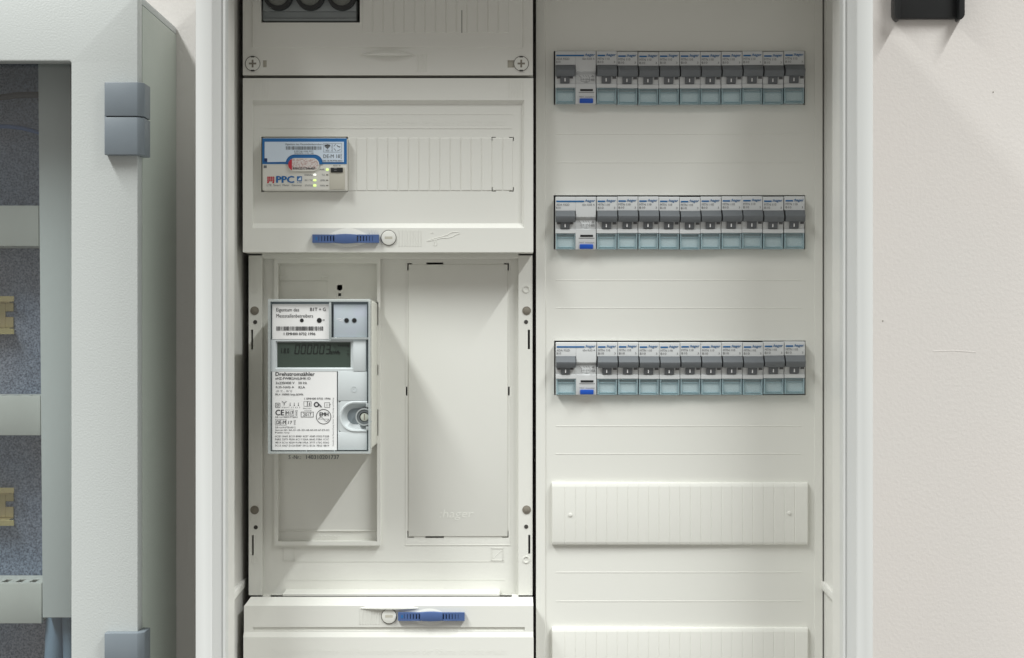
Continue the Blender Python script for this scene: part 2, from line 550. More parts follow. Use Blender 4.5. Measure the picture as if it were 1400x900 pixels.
part('liner_joint', lj, 'liner', cab)
lj = MB().upright([(OX1 - 0.0150, -0.02), (OX1 - 0.0176, -0.02), (OX1 - 0.0208, 0.060), (OX1 - 0.0150, 0.060)], Zw(806, 0.0), Zw(795, 0.0), 0, 0.0006)
part('liner_joint', lj, 'liner', cab)


def strips(parent, x0, pitch, n, y0, y1, d0, d1, gap=0.9, name='strip', mats='cream', bev=0.0004):
    mb = MB().box(x0, y0, x0 + pitch - gap, y1, d0, d1, 0, bev, 1)
    sp = []
    for i in range(n):
        sp.append((X(x0 + i * pitch, d1), -d1, Zw(y1, d1)))
    return pieces(name, mb, mats, parent, sp)

# ------------------------------------------------------------------ upper cover with the screw-cap fuses
d = 0.020
c1 = thing('cover_plate', 'cream cover plate with two cross-slot screws, topmost of the left column', 'cover plate', (X(530, d), -d, Zw(103, d)), 'cover plates of the left column')
FH = (357, -60, 492, 31)
mb = MB()
mb.holed((332, -66, 728.5, 69), [FH, (344.5, -52, 715, 66.0)], d, 0.012)
mb.holed((332, 69, 728.5, 103), [(359.5, 82.5, 364.5, 92), (694, 82.5, 703, 92.5)], d, 0.012)
mb.frame((344.5, -52, 715, 66.5), d, (345.2, -51, 714.3, 64.5), d + 0.0012)
mb.holed((345.2, -51, 714.3, 64.5), [FH], d + 0.0012, 0.010, 0, False)
part('plate', mb, 'cream', c1)
for a, c in ((359.0, 365), (693.5, 703.5)):
    part('lock_recess', MB().box(a, 82, c, 92.7, d - 0.006, d - 0.0018), 'simdoor', c1)
strips(c1, 495.5, 14.33, 14, -45, 45, d + 0.0005, d + 0.0017)
mb = MB().box(631.0, 14, 631.9, 45, d + 0.0011, d + 0.00175)
part('slit', mb, 'hole', c1)
for cx, cy in ((345.3, 87), (712.6, 87)):
    s = part('screw', MB().disc(cx, cy, 9.6, d - 0.002, d + 0.0012, 0, 32, 0.0003), 'cream', c1)
    part('gap_shade_ring', MB().ring(cx, cy, 9.6, 10.4, d - 0.002, d + 0.0004), 'seam', s)  # shade of the gap round the screw, as a dark annulus
    q = d + 0.0013
    cr = MB().box(cx - 5, cy - 1.2, cx + 5, cy + 1.2, d, q).box(cx - 1.2, cy - 5.2, cx + 1.2, cy + 5.2, d, q + 0.0001)
    part('cross_slot', cr, 'plug', s)
    part('notch', MB().box(cx - 2.4, cy - 10.0, cx + 2.4, cy - 8.3, d, q).box(cx - 2.4, cy + 8.6, cx + 2.4, cy + 10.3, d, q), 'hole', s)
# crescent grip lip
def crescent(a, c, y, sag, d0, d1, drop):
    """a ledge that bulges forward: flat top, curved lower lip"""
    mb = MB()
    n = 20
    vs, fs = [], []
    for i in range(n + 1):
        t = i / n
        px = a + (c - a) * t
        k = math.sin(math.pi * t)
        e = d0 + (d1 - d0) * k
        for (yy, dd) in ((y - 0.4 - (3.6 + sag) * k, d0 + 0.00012), (y - 1.2 * k - 0.2, e + 0.0002), (y + 0.3 * k, e + 0.0002), (y + 0.2 + (0.6 + drop) * k, d0 + 0.00012)):
            vs.append((X(px, d0), -dd, Zw(yy, d0)))
    for i in range(n):
        for k in range(3):
            p, q = 4 * i + k, 4 * (i + 1) + k
            fs.append((p, p + 1, q + 1, q))
    return mb.add(vs, fs)
part('grip_lip', crescent(492, 568, 76.0, 4.5, d, d + 0.0050, 1.0), 'cream', c1)
mb = MB()
for k in range(4):
    mb.box(570.5 + 3.8 * k, 74, 571.9 + 3.8 * k, 98, d - 0.001, d + 0.0004, 0, 0.0002, 1)
part('rib', mb, 'cream', c1)

# fuse switch behind the opening
d = 0.0205
fs_ = thing('fuse_switch', 'grey fuse base with three round screw caps in the top left cover', 'fuse base', (X(424, d), -d, Zw(30, d)))
mb = MB()
mb.box(358.6, -40, 488, 29.4, -0.04, d - 0.004, 0, 0.002)
mb.box(359.4, -40, 487.2, 15.5, -0.02, d - 0.001, 0, 0.0008)
mb.box(359.0, 25.0, 487.6, 29.0, -0.02, d - 0.0015, 0, 0.0010)
part('base', mb, 'fusebody', fs_)
for cx in (379.6, 423.4, 466.8):
    cap = part('screw_cap', MB().ring(cx, -6.8, 15.8, 19.8, -0.01, d + 0.006, 0, 48).ring(cx, -6.8, 14.6, 15.9, -0.01, d + 0.0045, 0, 48), 'black', fs_)
    part('cap_window', MB().disc(cx, -6.8, 15.0, -0.01, d + 0.0035, 0, 40, 0.0008), 'fuseglass', cap)

# ------------------------------------------------------------------ gateway cover
d = 0.022
c2 = thing('cover_plate', 'cream cover plate with blue sliding latch framing the small blue and white gateway', 'cover plate', (X(530, d), -d, Zw(345, d)), 'cover plates of the left column')
fd = 0.0185
GH = (357.2, 187.0, 475.6, 262.6)
mb = MB()
mb.holed((332, 107, 729, 345), [(345.4, 137, 716.8, 312)], d, 0.0)
mb.wall_back((332, 107, 729, 345), d, -0.004)
mb.frame((345.4, 137, 716.8, 312), d, (346.6, 143.2, 713.4, 305.6), fd)
mb.holed((346.6, 143.2, 713.4, 305.6), [GH, (672.0, 187.4, 678, 188.5), (672.0, 187.4, 673.1, 193), (696, 187.4, 702.4, 188.5), (701.3, 187.4, 702.4, 193),
                                       (672.4, 260.9, 678, 262.0), (672.4, 256, 673.5, 262.0), (696, 260.9, 702.4, 262.0), (701.3, 256, 702.4, 262.0)], fd, 0.006, 0, False)
part('plate', mb, 'cream', c2)
mb = MB()
for k in range(6):
    mb.box(695.0 + 3.9 * k, 110, 696.2 + 3.9 * k, 134, d - 0.001, d + 0.00035, 0, 0.00015, 1)
for k in range(9):
    mb.box(545.0 + 3.7 * k, 314.5, 546.3 + 3.7 * k, 337, d - 0.001, d + 0.00035, 0, 0.00015, 1)
for k in range(4):
    mb.box(504.5 + 3.7 * k, 314.5, 505.7 + 3.7 * k, 319, d - 0.001, d + 0.00035, 0, 0.00015, 1)
part('rib', mb, 'cream', c2)['kind'] = 'stuff'
mb = MB()
for k in range(6):
    mb.box(346.0 + 3.9 * k, 110, 347.2 + 3.9 * k, 134, d - 0.001, d + 0.00025, 0, 0.0001, 1)
part('rib', mb, 'cream', c2)['kind'] = 'stuff'
strips(c2, 474.0 + 13.9, 14.24, 13, 188.6, 260.8, fd - 0.001, fd + 0.0005, 0.8)
strips(c2, 673.6, 14.1, 2, 188.9, 260.4, fd - 0.001, fd + 0.0005, 0.8)
mb = MB().box(476.4, 188.6, 487.0, 260.8, fd - 0.001, fd + 0.0005, 0, 0.0003, 1)
part('strip', mb, 'cream', c2)
mb = MB()
mb.box(360, 156.0, 700, 156.8, fd - 0.001, fd + 0.0002).box(360, 175.0, 700, 176.0, fd - 0.001, fd + 0.0003)
mb.text("Das Lösen der Plombe und Auseinandernehmen der Räume ist nicht erlaubt", 364, 163, 692, 171.5, fd, 0, 0.0, 0, 0.00012)
part('embossed_lettering', mb, 'cream', c2)
# key and hand pictogram, raised on the lower rim
mb = MB()
mb.ptube([(583.5, 329.5), (592, 326.5), (604, 323.5), (611, 321.5), (616, 318.5), (622, 317.2), (627.5, 317.8), (627.8, 319.8), (623, 321.2), (619, 323.6), (612, 325.5), (604, 325.6), (594, 328.2), (584, 330.2)], d, 0.00032)
mb.ptube([(593.5, 327), (594, 332), (592.5, 335), (595, 336.3), (597.5, 334), (596.8, 327.5)], d, 0.0003)
mb.ptube([(589.5, 319.5), (591.5, 317.5), (593.0, 319.5)], d, 0.0003)
part('embossed_pictogram', mb, 'cream', c2)
part('grip_lip', crescent(440, 512, 327.5, 11.5, d, d + 0.0022, 9.5), 'cream', c2)

def lock(cx, cy, d, parent):
    o = part('lock', MB().disc(cx, cy, 9.8, d - 0.002, d + 0.0016, 0, 40, 0.0003), 'cream', parent)
    part('gap_shade_ring', MB().ring(cx, cy, 9.8, 10.7, d - 0.002, d + 0.0006), 'seam', o)  # dark annulus painted in as the shaded gap round the lock disc
    part('coin_slot', MB().box(cx - 5.2, cy - 1.7, cx + 5.2, cy + 1.7, d, d + 0.0017), 'simdoor', o)

def latch(x0, y0, d, parent, flip=False):
    """91 px long slider with two combs of slits and a bulged middle"""
    def fx(a):
        return x0 + (91 - a if flip else a)
    def rect(a, b, c, e):
        p, q = sorted((fx(a), fx(c)))
        return (p, b + y0, q, e + y0)
    holes = []
    for k in range(6):
        wdt = 0.5 + 0.28 * k
        holes.append(rect(8.5 + 3.95 * k, 2.6, 8.5 + 3.95 * k + wdt, 9.4))
        holes.append(rect(82.5 - 3.95 * k - wdt, 2.6, 82.5 - 3.95 * k, 9.4))
    mb = MB()
    mb.holed(rect(0, 0.6, 91, 11.8), holes, d + 0.0044, 0.0026)
    mb.holed(rect(0, 0.7, 91, 11.7), [], d + 0.0017, 0.0017)
    mb2 = MB()
    pts = []
    for k in range(13):
        t = k / 12
        pts.append((fx(29.8 + 31.2 * t), y0 + 0.6 - 0.9 * math.sin(math.pi * t)))
    for k in range(13):
        t = 1 - k / 12
        pts.append((fx(29.8 + 31.2 * t), y0 + 11.8 + 0.9 * math.sin(math.pi * t)))
    o = part('sliding_latch', mb, 'latch', parent)
    part('finger_pad', MB().poly(pts, d + 0.002, d + 0.0054, 0, 0.0006), 'latch', o)
    a = MB().text("1", *rect(4.2, 4.0, 6.6, 8.0), d + 0.00455)
    part('numeral', a, 'gateblue', o)

latch(427, 320.2, d, c2)
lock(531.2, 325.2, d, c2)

# ------------------------------------------------------------------ meter field panel
d = -0.009
rd = -0.003
c3 = thing('meter_mounting_panel', 'recessed cream mounting panel behind the electricity meter, with holed side rails', 'mounting panel', (X(534, d), -d, Zw(815, d)))
holes = [(376.5, 356, 518.6, 744), (556.8, 360.0, 563, 361.7), (556.8, 360.0, 558.6, 370), (689, 360.0, 695.7, 361.7), (693.9, 360.0, 695.7, 370),
         (583, 359.0, 606, 361.8), (557, 726, 558.2, 735.3), (557, 734.1, 566, 735.3), (686.5, 734.1, 695.2, 735.3), (694.0, 726, 695.2, 735.3),
         (581.5, 733.4, 607, 735.8), (554.8, 529, 557.0, 541), (694.6, 529, 696.8, 541), (515.0, 413, 517.2, 445), (515.2, 499, 517.2, 513), (515.2, 560, 517.2, 596)]
mb = MB()
mb.holed((358, 352, 709.5, 814), holes, d, 0.012)
mb.holed((340, 349.5, 358.6, 814), [(343.2, 451, 346.0, 478), (344.2, 732, 346.9, 759.5)], rd, 0.016)
mb.holed((708.8, 349.5, 728, 814), [(721.6, 451, 724.6, 477.5), (722.2, 731.5, 725, 757.5)], rd, 0.016)
mb.box(358, 346.5, 709, 353.5, d - 0.01, rd + 0.0005, 0, 0.0006, 1)
mb.box(340.2, 336, 727.8, 347.2, d - 0.01, rd - 0.0004)
mb.box(386, 811.8, 683, 815.8, d - 0.01, 0.0125, 0, 0.0005, 1)
part('panel', mb, 'cream', c3)
# flared rail feet, tabs at the bottom edge
for a, c in ((358.8, 368.5), (699.5, 709.0)):
    part('tab', MB().box(a, 814, c, 818.3, -0.02, rd, 0, 0.0005), 'cream', c3)
for cx, cys in ((348.0, (425, 697.5)), (720.0, (425, 697.2))):
    for cy in cys:
        p_ = part('plug', MB().disc(cx, cy, 5.9, rd - 0.004, rd + 0.0004, 0, 28), 'plug', c3)
        part('plug_face', MB().disc(cx, cy, 4.6, rd - 0.004, rd + 0.0008, 0, 24, 0.0003).disc(cx, cy, 3.2, rd, rd + 0.0010, 0, 24, 0.0002), 'plug', p_)
for cx, cy in ((348.8, 440.5), (349.6, 721.2), (719.2, 440.3), (719.4, 720.3)):
    part('bore', MB().disc(cx, cy, 2.8, rd - 0.004, rd + 0.0003, 0, 20), 'hole', c3)
for cx, cy in ((348.3, 395.6), (349.4, 766), (719.4, 395.4), (719.4, 765.3)):
    part('stud_ring', MB().ring(cx, cy, 3.6, 4.9, rd - 0.001, rd + 0.0006).ring(cx, cy, 4.8, 5.0, rd - 0.001, rd + 0.0003), 'cream', c3)
# meter carrier tray
td = 0.0005
tr = MB()
tr.holed((375, 353.5, 520, 746), [(380.2, 360.5, 515.5, 740.5), (515.0, 413, 517.2, 445), (515.2, 499, 517.2, 513), (515.2, 560, 517.2, 596)], -0.0045, 0.010)
tr.holed((379.6, 360.0, 516.0, 741), [(462.2, 396, 466.4, 405.0), (460.6, 389.6, 468.0, 396.4)], -0.0130, 0.004)
tray = part('carrier_tray', tr, 'cream', c3)
mb = MB()
mb.ring(464.3, 393.2, 4.4, 8.0, -0.0138, -0.01285, 0, 24)
part('keyhole_collar', mb, 'cream', tray)
mb = MB()
mb.box(377, 384.2, 447.5, 385.2, -0.0140, -0.0119, 0, 0.0002, 1)
mb.box(447.2, 384.2, 448.0, 420, -0.0140, -0.0128, 0, 0.0001, 1)
mb.box(383, 389.0, 510, 389.5, -0.0140, -0.0129)
for cx in (386.5, 444):
    mb.poly([(cx - 5.5, 378.2), (cx - 4.0, 377.0), (cx + 4.0, 377.0), (cx + 5.5, 378.2), (cx + 5.5, 381.0), (cx + 4.2, 381.0), (cx + 4.2, 379.4), (cx - 4.2, 379.4), (cx - 4.2, 381.0), (cx - 5.5, 381.0)], -0.0140, -0.0116)
part('hook_rib', mb, 'cream', tray)
mb = MB()
mb.box(380.2, 725.0, 515.5, 726.8, -0.0148, -0.0118, 0, 0.0003, 1)
mb.text(":hager", 431, 729.5, 466, 740.2, -0.0128, 0, 0.01, 0.2, 0.0002)
part('ledge', mb, 'cream', tray)
mb = MB().text("S -Nr.:", 394.5, 622.5, 411.5, 627.8, -0.01275, 0, 0.01).text("140310201737", 418.5, 622.3, 463.5, 627.8, -0.01275, 0, 0.015)
part('serial_lettering', mb, 'midink', tray)
# blank half field on the right
mb = MB().box(558.6, 361.8, 693.9, 733.4, d - 0.001, d + 0.0009, 0, 0.0004)
blank = part('blank_panel', mb, 'cream', c3)
mb = MB().text(":hager", 601, 697, 647.5, 711.5, d + 0.0009, 0, 0.01, 0.15, 0.00022)
part('embossed_lettering', mb, 'cream', blank)
mb = MB()
mb.box(554.4, 353, 555.1, 528, d - 0.001, d + 0.0003).box(554.4, 542, 555.1, 745.6, d - 0.001, d + 0.0003)
mb.box(697.4, 353, 698.1, 528, d - 0.001, d + 0.0003).box(697.4, 542, 698.1, 745.6, d - 0.001, d + 0.0003)
mb.box(554.4, 745.0, 698.1, 745.9, d - 0.001, d + 0.0004)
mb.box(389, 767.5, 690, 768.2, d - 0.001, d + 0.0003).box(392, 793, 690, 793.6, d - 0.001, d + 0.0002)
for a in (386.5, 672):
    mb.box(a, 749.6, a + 16, 750.3, d - 0.001, d + 0.0004).box(a, 766.0, a + 16, 766.7, d - 0.001, d + 0.0004)
    mb.box(a, 749.6, a + 0.7, 766.7, d - 0.001, d + 0.0004).box(a + 15.4, 749.6, a + 16.1, 766.7, d - 0.001, d + 0.0004)
mb.ptube([(674, 764), (685.5, 752.5)], d, 0.0003)
part('embossed_outline', mb, 'cream', c3)

# ------------------------------------------------------------------ lower cover
d = 0.020
c4 = thing('cover_plate', 'cream cover plate with blue sliding latch, bottom of the left column below the meter', 'cover plate', (X(530, d), -d, Zw(1000, d)), 'cover plates of the left column')
mb = MB()
mb.add([(X(341.5, d), -0.0145, Zw(816.2, 0.0145)), (X(728.5, d), -0.0145, Zw(816.2, 0.0145)), (X(729, d), -d, Zw(828.5, d)), (X(334, d), -d, Zw(828.5, d))], [(3, 2, 1, 0)])
mb.holed((333.5, 828.5, 729, 864), [(346, 857.6, 717.5, 862.6)], d, 0.0)
mb.holed((345, 857, 718, 863.2), [], d - 0.0014, 0.0)
mb.wall_back((346, 857.6, 717.5, 862.6), d, d - 0.002)
mb.add([(X(333.5, d), -d, Zw(864, d)), (X(729, d), -d, Zw(864, d)), (X(729, d), -(d + 0.0016), Zw(871.5, d + 0.0016)), (X(333.0, d), -(d + 0.0016), Zw(871.5, d + 0.0016))], [(3, 2, 1, 0)])
e4 = d + 0.0016
mb.holed((332.8, 871.5, 729.5, 1575), [], e4, 0.0)
mb.wall_back((333.5, 828.5, 729, 1575), d, -0.02)
part('plate', mb, 'cream', c4)
mb = MB().text("Das Lösen der Plombe und Auseinandernehmen der Räume ist nicht erlaubt", 368, 886.5, 694, 894.5, e4, 0, 0.0, 0, 0.00014)
part('embossed_lettering', mb, 'cream', c4)
part('grip_lip', crescent(491, 573, 832.0, 3.5, d, d + 0.0034, 0.5), 'cream', c4)
part('grip_lip', crescent(556, 618, 845.0, 9.0, d, d + 0.0018, 9.0), 'cream', c4)
mb = MB()
for k in range(8):
    mb.box(492.0 + 3.6 * k, 832.5, 493.3 + 3.6 * k, 854, d - 0.001, d + 0.0004, 0, 0.00015, 1)
part('rib', mb, 'cream', c4)
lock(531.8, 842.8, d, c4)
latch(544.2, 837.2, d, c4)

# ------------------------------------------------------------------ right distribution cover
d = 0.0
fd = -0.0012
c5 = thing('cover_plate', 'wide cream cover plate on the right with three cut-outs full of circuit breakers', 'cover plate', (X(930, d), -d, Zw(1100, d)))
OPEN = [(757.0, 69.8, 1100.8, 143.4), (757.0, 267.0, 1101.0, 341.0), (757.6, 465.9, 1101.4, 540.2)]
mb = MB()
mb.holed((733, -60, 1124.6, 1575), [(745.0, -52, 1113.6, 1565)], d, 0.0)
mb.wall_back((733, -60, 1124.6, 1575), d, -0.03)
mb.frame((745.0, -52, 1113.6, 1565), d, (746.0, -51, 1113.0, 1564), fd)
mb.holed((746.0, -51, 1113.0, 1564), OPEN, fd, 0.004, 0, False)
part('plate', mb, 'cream', c5)
mb = MB()
for y in (182.5, 221.5, 382.5, 420.5, 582, 620, 782.0, 821.5):
    mb.box(760, y, 1096, y + 1.5, fd - 0.001, fd + 0.00018, 0, 0.00012, 1)
part('raised_line', mb, 'cream', c5)

def blanking(y0, y1, label):
    d1 = 0.0030
    t = thing('blanking_cover', label, 'blanking cover', (X(930, d1), -fd, Zw(y1, d1)), 'ribbed blanking covers on the right plate')
    t['group'] = 'ribbed blanking covers on the right plate'
    mb = MB()
    x0, x1 = X(754.5, d1), X(1105, d1)
    zt, zb = Zw(y0, d1), Zw(y1, d1)
    mb.side([(zt, fd), (zt, 0.0016), (zt - 0.0036, d1 - 0.00025), (zb + 0.0026, d1 - 0.00025), (zb, 0.0018), (zb, fd)], x0, x1, 0, 0.0003, 1)
    part('base', mb, 'cream', t)
    seg = MB()
    p = 14.29
    prof = lambda a, b: [(zt - 0.0006, 0.0010), (zt - 0.0006, 0.0020), (zt - 0.0036, d1), (zb + 0.0028, d1), (zb + 0.0004, 0.0022), (zb + 0.0004, 0.0010)]
    seg.side(prof(0, 0), X(772.8, d1), X(772.8 + p - 0.7, d1), 0, 0.0002, 1)
    pieces('segment', seg, 'cream', t, [(X(772.8 + p * k, d1), -d1, zb) for k in range(22)])
    e0 = MB().side(prof(0, 0), X(755.2, d1), X(771.9, d1), 0, 0.0003, 1)
    part('segment', e0, 'cream', t)
    e1 = MB().side(prof(0, 0), X(1087.3, d1), X(1104.4, d1), 0, 0.0003, 1)
    part('segment', e1, 'cream', t)
    for cx, cy in ((779.8, 0.52 * (y0 + y1) - 26.5), (1079.3, 0.52 * (y0 + y1) - 29)):
        part('button', MB().disc(cx, cy, 2.6, d1 - 0.001, d1 + 0.0007, 0, 16, 0.0004), 'cream', t)

blanking(660, 745.4, 'ribbed cream blanking cover below the lowest breaker row, whole in view')
blanking(858.5, 944.0, 'ribbed cream blanking cover at the bottom edge, cut off below')

# ------------------------------------------------------------------ circuit breakers
MOD = 0.01814
ROWY = [105.2, 304.9, 504.2]      # centre line of each row on the breaker face
BD = 0.008
def mm(v):
    return v * 0.001

def breaker_proto(loc):
    t = thing('circuit_breaker', '', 'circuit breaker', loc)
    x0, y0, z0 = loc
    Wd = MOD - 0.00035
    def Zl(z): return z0 + mm(z)
    def side(prof, a, b, bev=0.0003, m=0, mb=None):
        return (mb or MB()).side([(Zl(z), mm(q)) for z, q in prof], x0 + a, x0 + b, m, bev, 1)
    body = side([(23, -20), (23, 7.4), (22.3, 8.0), (10.6, 8.0), (10.6, 3.5), (1.4, 3.5), (1.3, 7.4), (-5.3, 6.0), (-5.5, 7.2), (-9.0, 7.4), (-9.2, 1.6), (-23, 1.6), (-23, -20)], 0, Wd)
    part('body', body, 'breaker', t)
    tg = side([(10.9, 4), (10.8, 8.4), (10.2, 9.0), (6.0, 12.8), (5.4, 13.0), (1.0, 10.9), (0.7, 10.4), (0.9, 4)], 0.0006, Wd - 0.0001, 0.0004)
    o = part('toggle', tg, 'toggle', t)
    tb = side([(2.0, 4), (2.0, 9.6), (-5.0, 7.6), (-5.2, 4)], 0.0046, 0.0126, 0.0003)
    part('toggle_tab', tb, 'tab', o)
    mk = MB().wbox(x0 + 0.0079, x0 + 0.0088, Zl(-3.7), Zl(-0.9), mm(7), mm(9.0))
    part('on_mark', mk, 'white', o)
    iw = MB().wbox(x0 + 0.0140, x0 + 0.0172, Zl(-1.2), Zl(0.9), mm(5.0), mm(7.45))
    part('state_window', iw, 'print', t)
    ins = MB().wbox(x0 + 0.0007, x0 + Wd - 0.0007, Zl(-22.4), Zl(-12.4), mm(1.5), mm(4.6), 0, 0.0002, 1)
    part('label_insert', ins, 'insert', t)
    rim = MB()
    a, b, zt, zb = x0 + 0.0002, x0 + Wd - 0.0002, Zl(-9.3), Zl(-22.9)
    rim.wbox(a, a + 0.0012, zb, zt, mm(1.7), mm(7.2), 0, 0.0003, 1)
    rim.wbox(b - 0.0012, b, zb, zt, mm(1.7), mm(7.2), 0, 0.0003, 1)
    rim.wbox(a + 0.0012, b - 0.0012, zt - 0.0005, zt, mm(2.5), mm(7.0), 0, 0.0002, 1)
    rim.wbox(a + 0.0012, b - 0.0012, zt - 0.0034, zt - 0.0029, mm(2.5), mm(6.2), 0, 0.0002, 1)
    rim.wbox(a + 0.0012, b - 0.0012, zb, zb + 0.0005, mm(2.5), mm(7.0), 0, 0.0002, 1)
    rim.wbox(a + 0.0020, b - 0.0020, zb + 0.0018, zb + 0.0023, mm(2.5), mm(6.4), 0, 0.0002, 1)
    lr = part('label_cover', rim, 'tealrim', t)
    pn = MB().wbox(a + 0.0012, b - 0.0012, zb + 0.0005, zt - 0.0005, mm(4.9), mm(5.5))
    part('clear_pane', pn, 'tealpane', lr)
    k = mm(8.0) + 0.00025
    lg = MB()
    lg.add([(x0 + 0.0009, -k, Zl(18.25)), (x0 + 0.0074, -k, Zl(18.25)), (x0 + 0.0074, -k, Zl(19.55)), (x0 + 0.0009, -k, Zl(19.55))], [(0, 1, 2, 3)])
    lg.wtext(":hager", x0 + 0.0080, x0 + 0.0166, Zl(17.7), Zl(20.7), k, 0, 0.02, 0.18)
    part('logo', lg, 'logoblue', t)
    tx = MB()
    tx.wtext("MTN 110", x0 + 0.0010, x0 + 0.0114, Zl(15.0), Zl(17.0), k)
    tx.wtext("B10", x0 + 0.0010, x0 + 0.0060, Zl(12.3), Zl(14.2), k)
    tx.wtext("3", x0 + 0.0150, x0 + 0.0161, Zl(12.4), Zl(14.1), k)
    part('lettering', tx, 'print', t)
    return t

def rcd_proto(loc):
    t = thing('residual_current_breaker', '', 'circuit breaker', loc)
    x0, y0, z0 = loc
    Wd = 2 * MOD - 0.0009
    def Zl(z): return z0 + mm(z)
    def side(prof, a, b, bev=0.0003):
        return MB().side([(Zl(z), mm(q)) for z, q in prof], x0 + a, x0 + b, 0, bev, 1)
    half = 0.0176
    bl = side([(23, -20), (23, 7.4), (22.3, 8.0), (10.6, 8.0), (10.6, 3.5), (1.4, 3.5), (1.3, 7.4), (-5.3, 6.0), (-5.5, 7.2), (-9.0, 7.4), (-9.2, 1.6), (-23, 1.6), (-23, -20)], 0, half)
    br = MB().side([(Zl(z), mm(q)) for z, q in [(23, -20), (23, 7.4), (22.3, 8.0), (5.2, 8.0), (4.6, 5.6), (3.6, 4.6), (3.0, 5.4), (-5.3, 5.6), (-5.5, 7.2), (-10.0, 7.4), (-22.6, 7.2), (-23, 6.8), (-23, -20)]],
                   x0 + half, x0 + Wd, 0, 0.0003, 1)
    bl.add(br.v, br.f, 0)
    part('body', bl, 'breaker', t)
    o = part('toggle', side([(10.9, 4), (10.8, 8.4), (10.2, 9.0), (6.0, 12.8), (5.4, 13.0), (1.0, 10.9), (0.7, 10.4), (0.9, 4)], 0.0002, 0.0171, 0.0004), 'toggle', t)
    part('toggle_tab', side([(2.0, 4), (2.0, 9.6), (-5.0, 7.6), (-5.2, 4)], 0.0044, 0.0124), 'tab', o)
    part('on_mark', MB().wbox(x0 + 0.0080, x0 + 0.0089, Zl(-3.7), Zl(-0.9), mm(7), mm(9.0)), 'white', o)
    iw = MB().wbox(x0 + 0.0013, x0 + 0.0043, Zl(-1.0), Zl(0.8), mm(5.0), mm(7.45)).wbox(x0 + 0.0126, x0 + 0.0154, Zl(-1.0), Zl(0.8), mm(5.0), mm(7.45))
    part('state_window', iw, 'print', t)
    part('label_insert', MB().wbox(x0 + 0.0007, x0 + half - 0.0007, Zl(-22.4), Zl(-12.4), mm(1.5), mm(4.6), 0, 0.0002, 1), 'insert', t)
    rim = MB()
    a, b, zt, zb = x0 + 0.0004, x0 + half - 0.0001, Zl(-9.3), Zl(-22.9)
    rim.wbox(a, a + 0.0010, zb, zt, mm(1.7), mm(7.2), 0, 0.0003, 1)
    rim.wbox(b - 0.0010, b, zb, zt, mm(1.7), mm(7.2), 0, 0.0003, 1)
    rim.wbox(a + 0.0010, b - 0.0010, zt - 0.0005, zt, mm(2.5), mm(7.0), 0, 0.0002, 1)
    rim.wbox(a + 0.0010, b - 0.0010, zt - 0.0034, zt - 0.0029, mm(2.5), mm(6.2), 0, 0.0002, 1)
    rim.wbox(a + 0.0010, b - 0.0010, zb, zb + 0.0005, mm(2.5), mm(7.0), 0, 0.0002, 1)
    rim.wbox(a + 0.0020, b - 0.0020, zb + 0.0018, zb + 0.0023, mm(2.5), mm(6.4), 0, 0.0002, 1)
    lr = part('label_cover', rim, 'tealrim', t)
    part('clear_pane', MB().wbox(a + 0.0010, b - 0.0010, zb + 0.0005, zt - 0.0005, mm(4.9), mm(5.5)), 'tealpane', lr)
    part('slot_window', MB().wbox(x0 + 0.0217, x0 + 0.0328, Zl(-12.0), Zl(-10.2), mm(6.0), mm(7.6)), 'black', t)
    part('slot_window_frame', MB().wbox(x0 + 0.0205, x0 + 0.0340, Zl(-13.3), Zl(-12.9), mm(6.0), mm(7.6)), 'print', t)
    bt = part('test_button', MB().wbox(x0 + 0.0212, x0 + 0.0329, Zl(-22.5), Zl(-18.4), mm(5.0), mm(8.6), 0, 0.0005), 'rcdblue', t)
    k = mm(7.55)
    tx = MB()
    tx.wtext("TEST  monatlich", x0 + 0.0205, x0 + 0.0340, Zl(-17.4), Zl(-16.5), k)
    k = mm(8.0) + 0.00025
    tx.wtext("ADA 932D", x0 + 0.0008, x0 + 0.0122, Zl(15.0), Zl(16.9), k)
    tx.wtext("B10", x0 + 0.0008, x0 + 0.0045, Zl(12.4), Zl(14.2), k)
    tx.wtext("IΔn 0,03 A", x0 + 0.0236, x0 + 0.0343, Zl(14.9), Zl(17.0), k)
    # circuit diagram printed on the recessed step
    def on(zv):
        return mm(5.4 + (3.0 - zv) / 8.3 * 0.2) + 0.0004
    def line(a, za, b, zb2, wd=0.00022):
        v = Vector((b - a, mm(zb2 - za)))
        nrm = Vector((-v.y, v.x)).normalized() * wd * 0.5
        P = [(a + nrm.x, za, nrm.y), (b + nrm.x, zb2, nrm.y), (b - nrm.x, zb2, -nrm.y), (a - nrm.x, za, -nrm.y)]
        tx.add([(x0 + p, -on(q), Zl(q) + r) for p, q, r in P], [(3, 2, 1, 0)])
    for (a, za, b, zb2) in ((0.0205, 2.2, 0.0225, 0.2), (0.0225, 0.2, 0.0225, -3.2), (0.0225, -3.2, 0.0300, -3.2), (0.0300, -3.2, 0.0300, 0.6), (0.0240, 2.4, 0.0252, 0.8),
                            (0.0262, 2.4, 0.0274, 0.8), (0.0284, 2.4, 0.0296, 0.8), (0.0225, -1.4, 0.0300, -1.4), (0.0245, -0.6, 0.0245, -2.2), (0.0270, -0.6, 0.0270, -4.4),
                            (0.0252, -4.4, 0.0288, -4.4), (0.0280, -0.6, 0.0290, -2.2), (0.0318, 0.8, 0.0326, 2.0), (0.0326, 2.0, 0.0334, 0.8), (0.0316, 0.8, 0.0336, 0.8),
                            (0.0312, -1.2, 0.0340, -1.2), (0.0312, -2.6, 0.0340, -2.6), (0.0312, -1.2, 0.0312, -2.6), (0.0340, -1.2, 0.0340, -2.6), (0.0312, -1.9, 0.0340, -1.9)):
        line(a, za, b, zb2)
    part('lettering', tx, 'print', t)
    lg = MB()
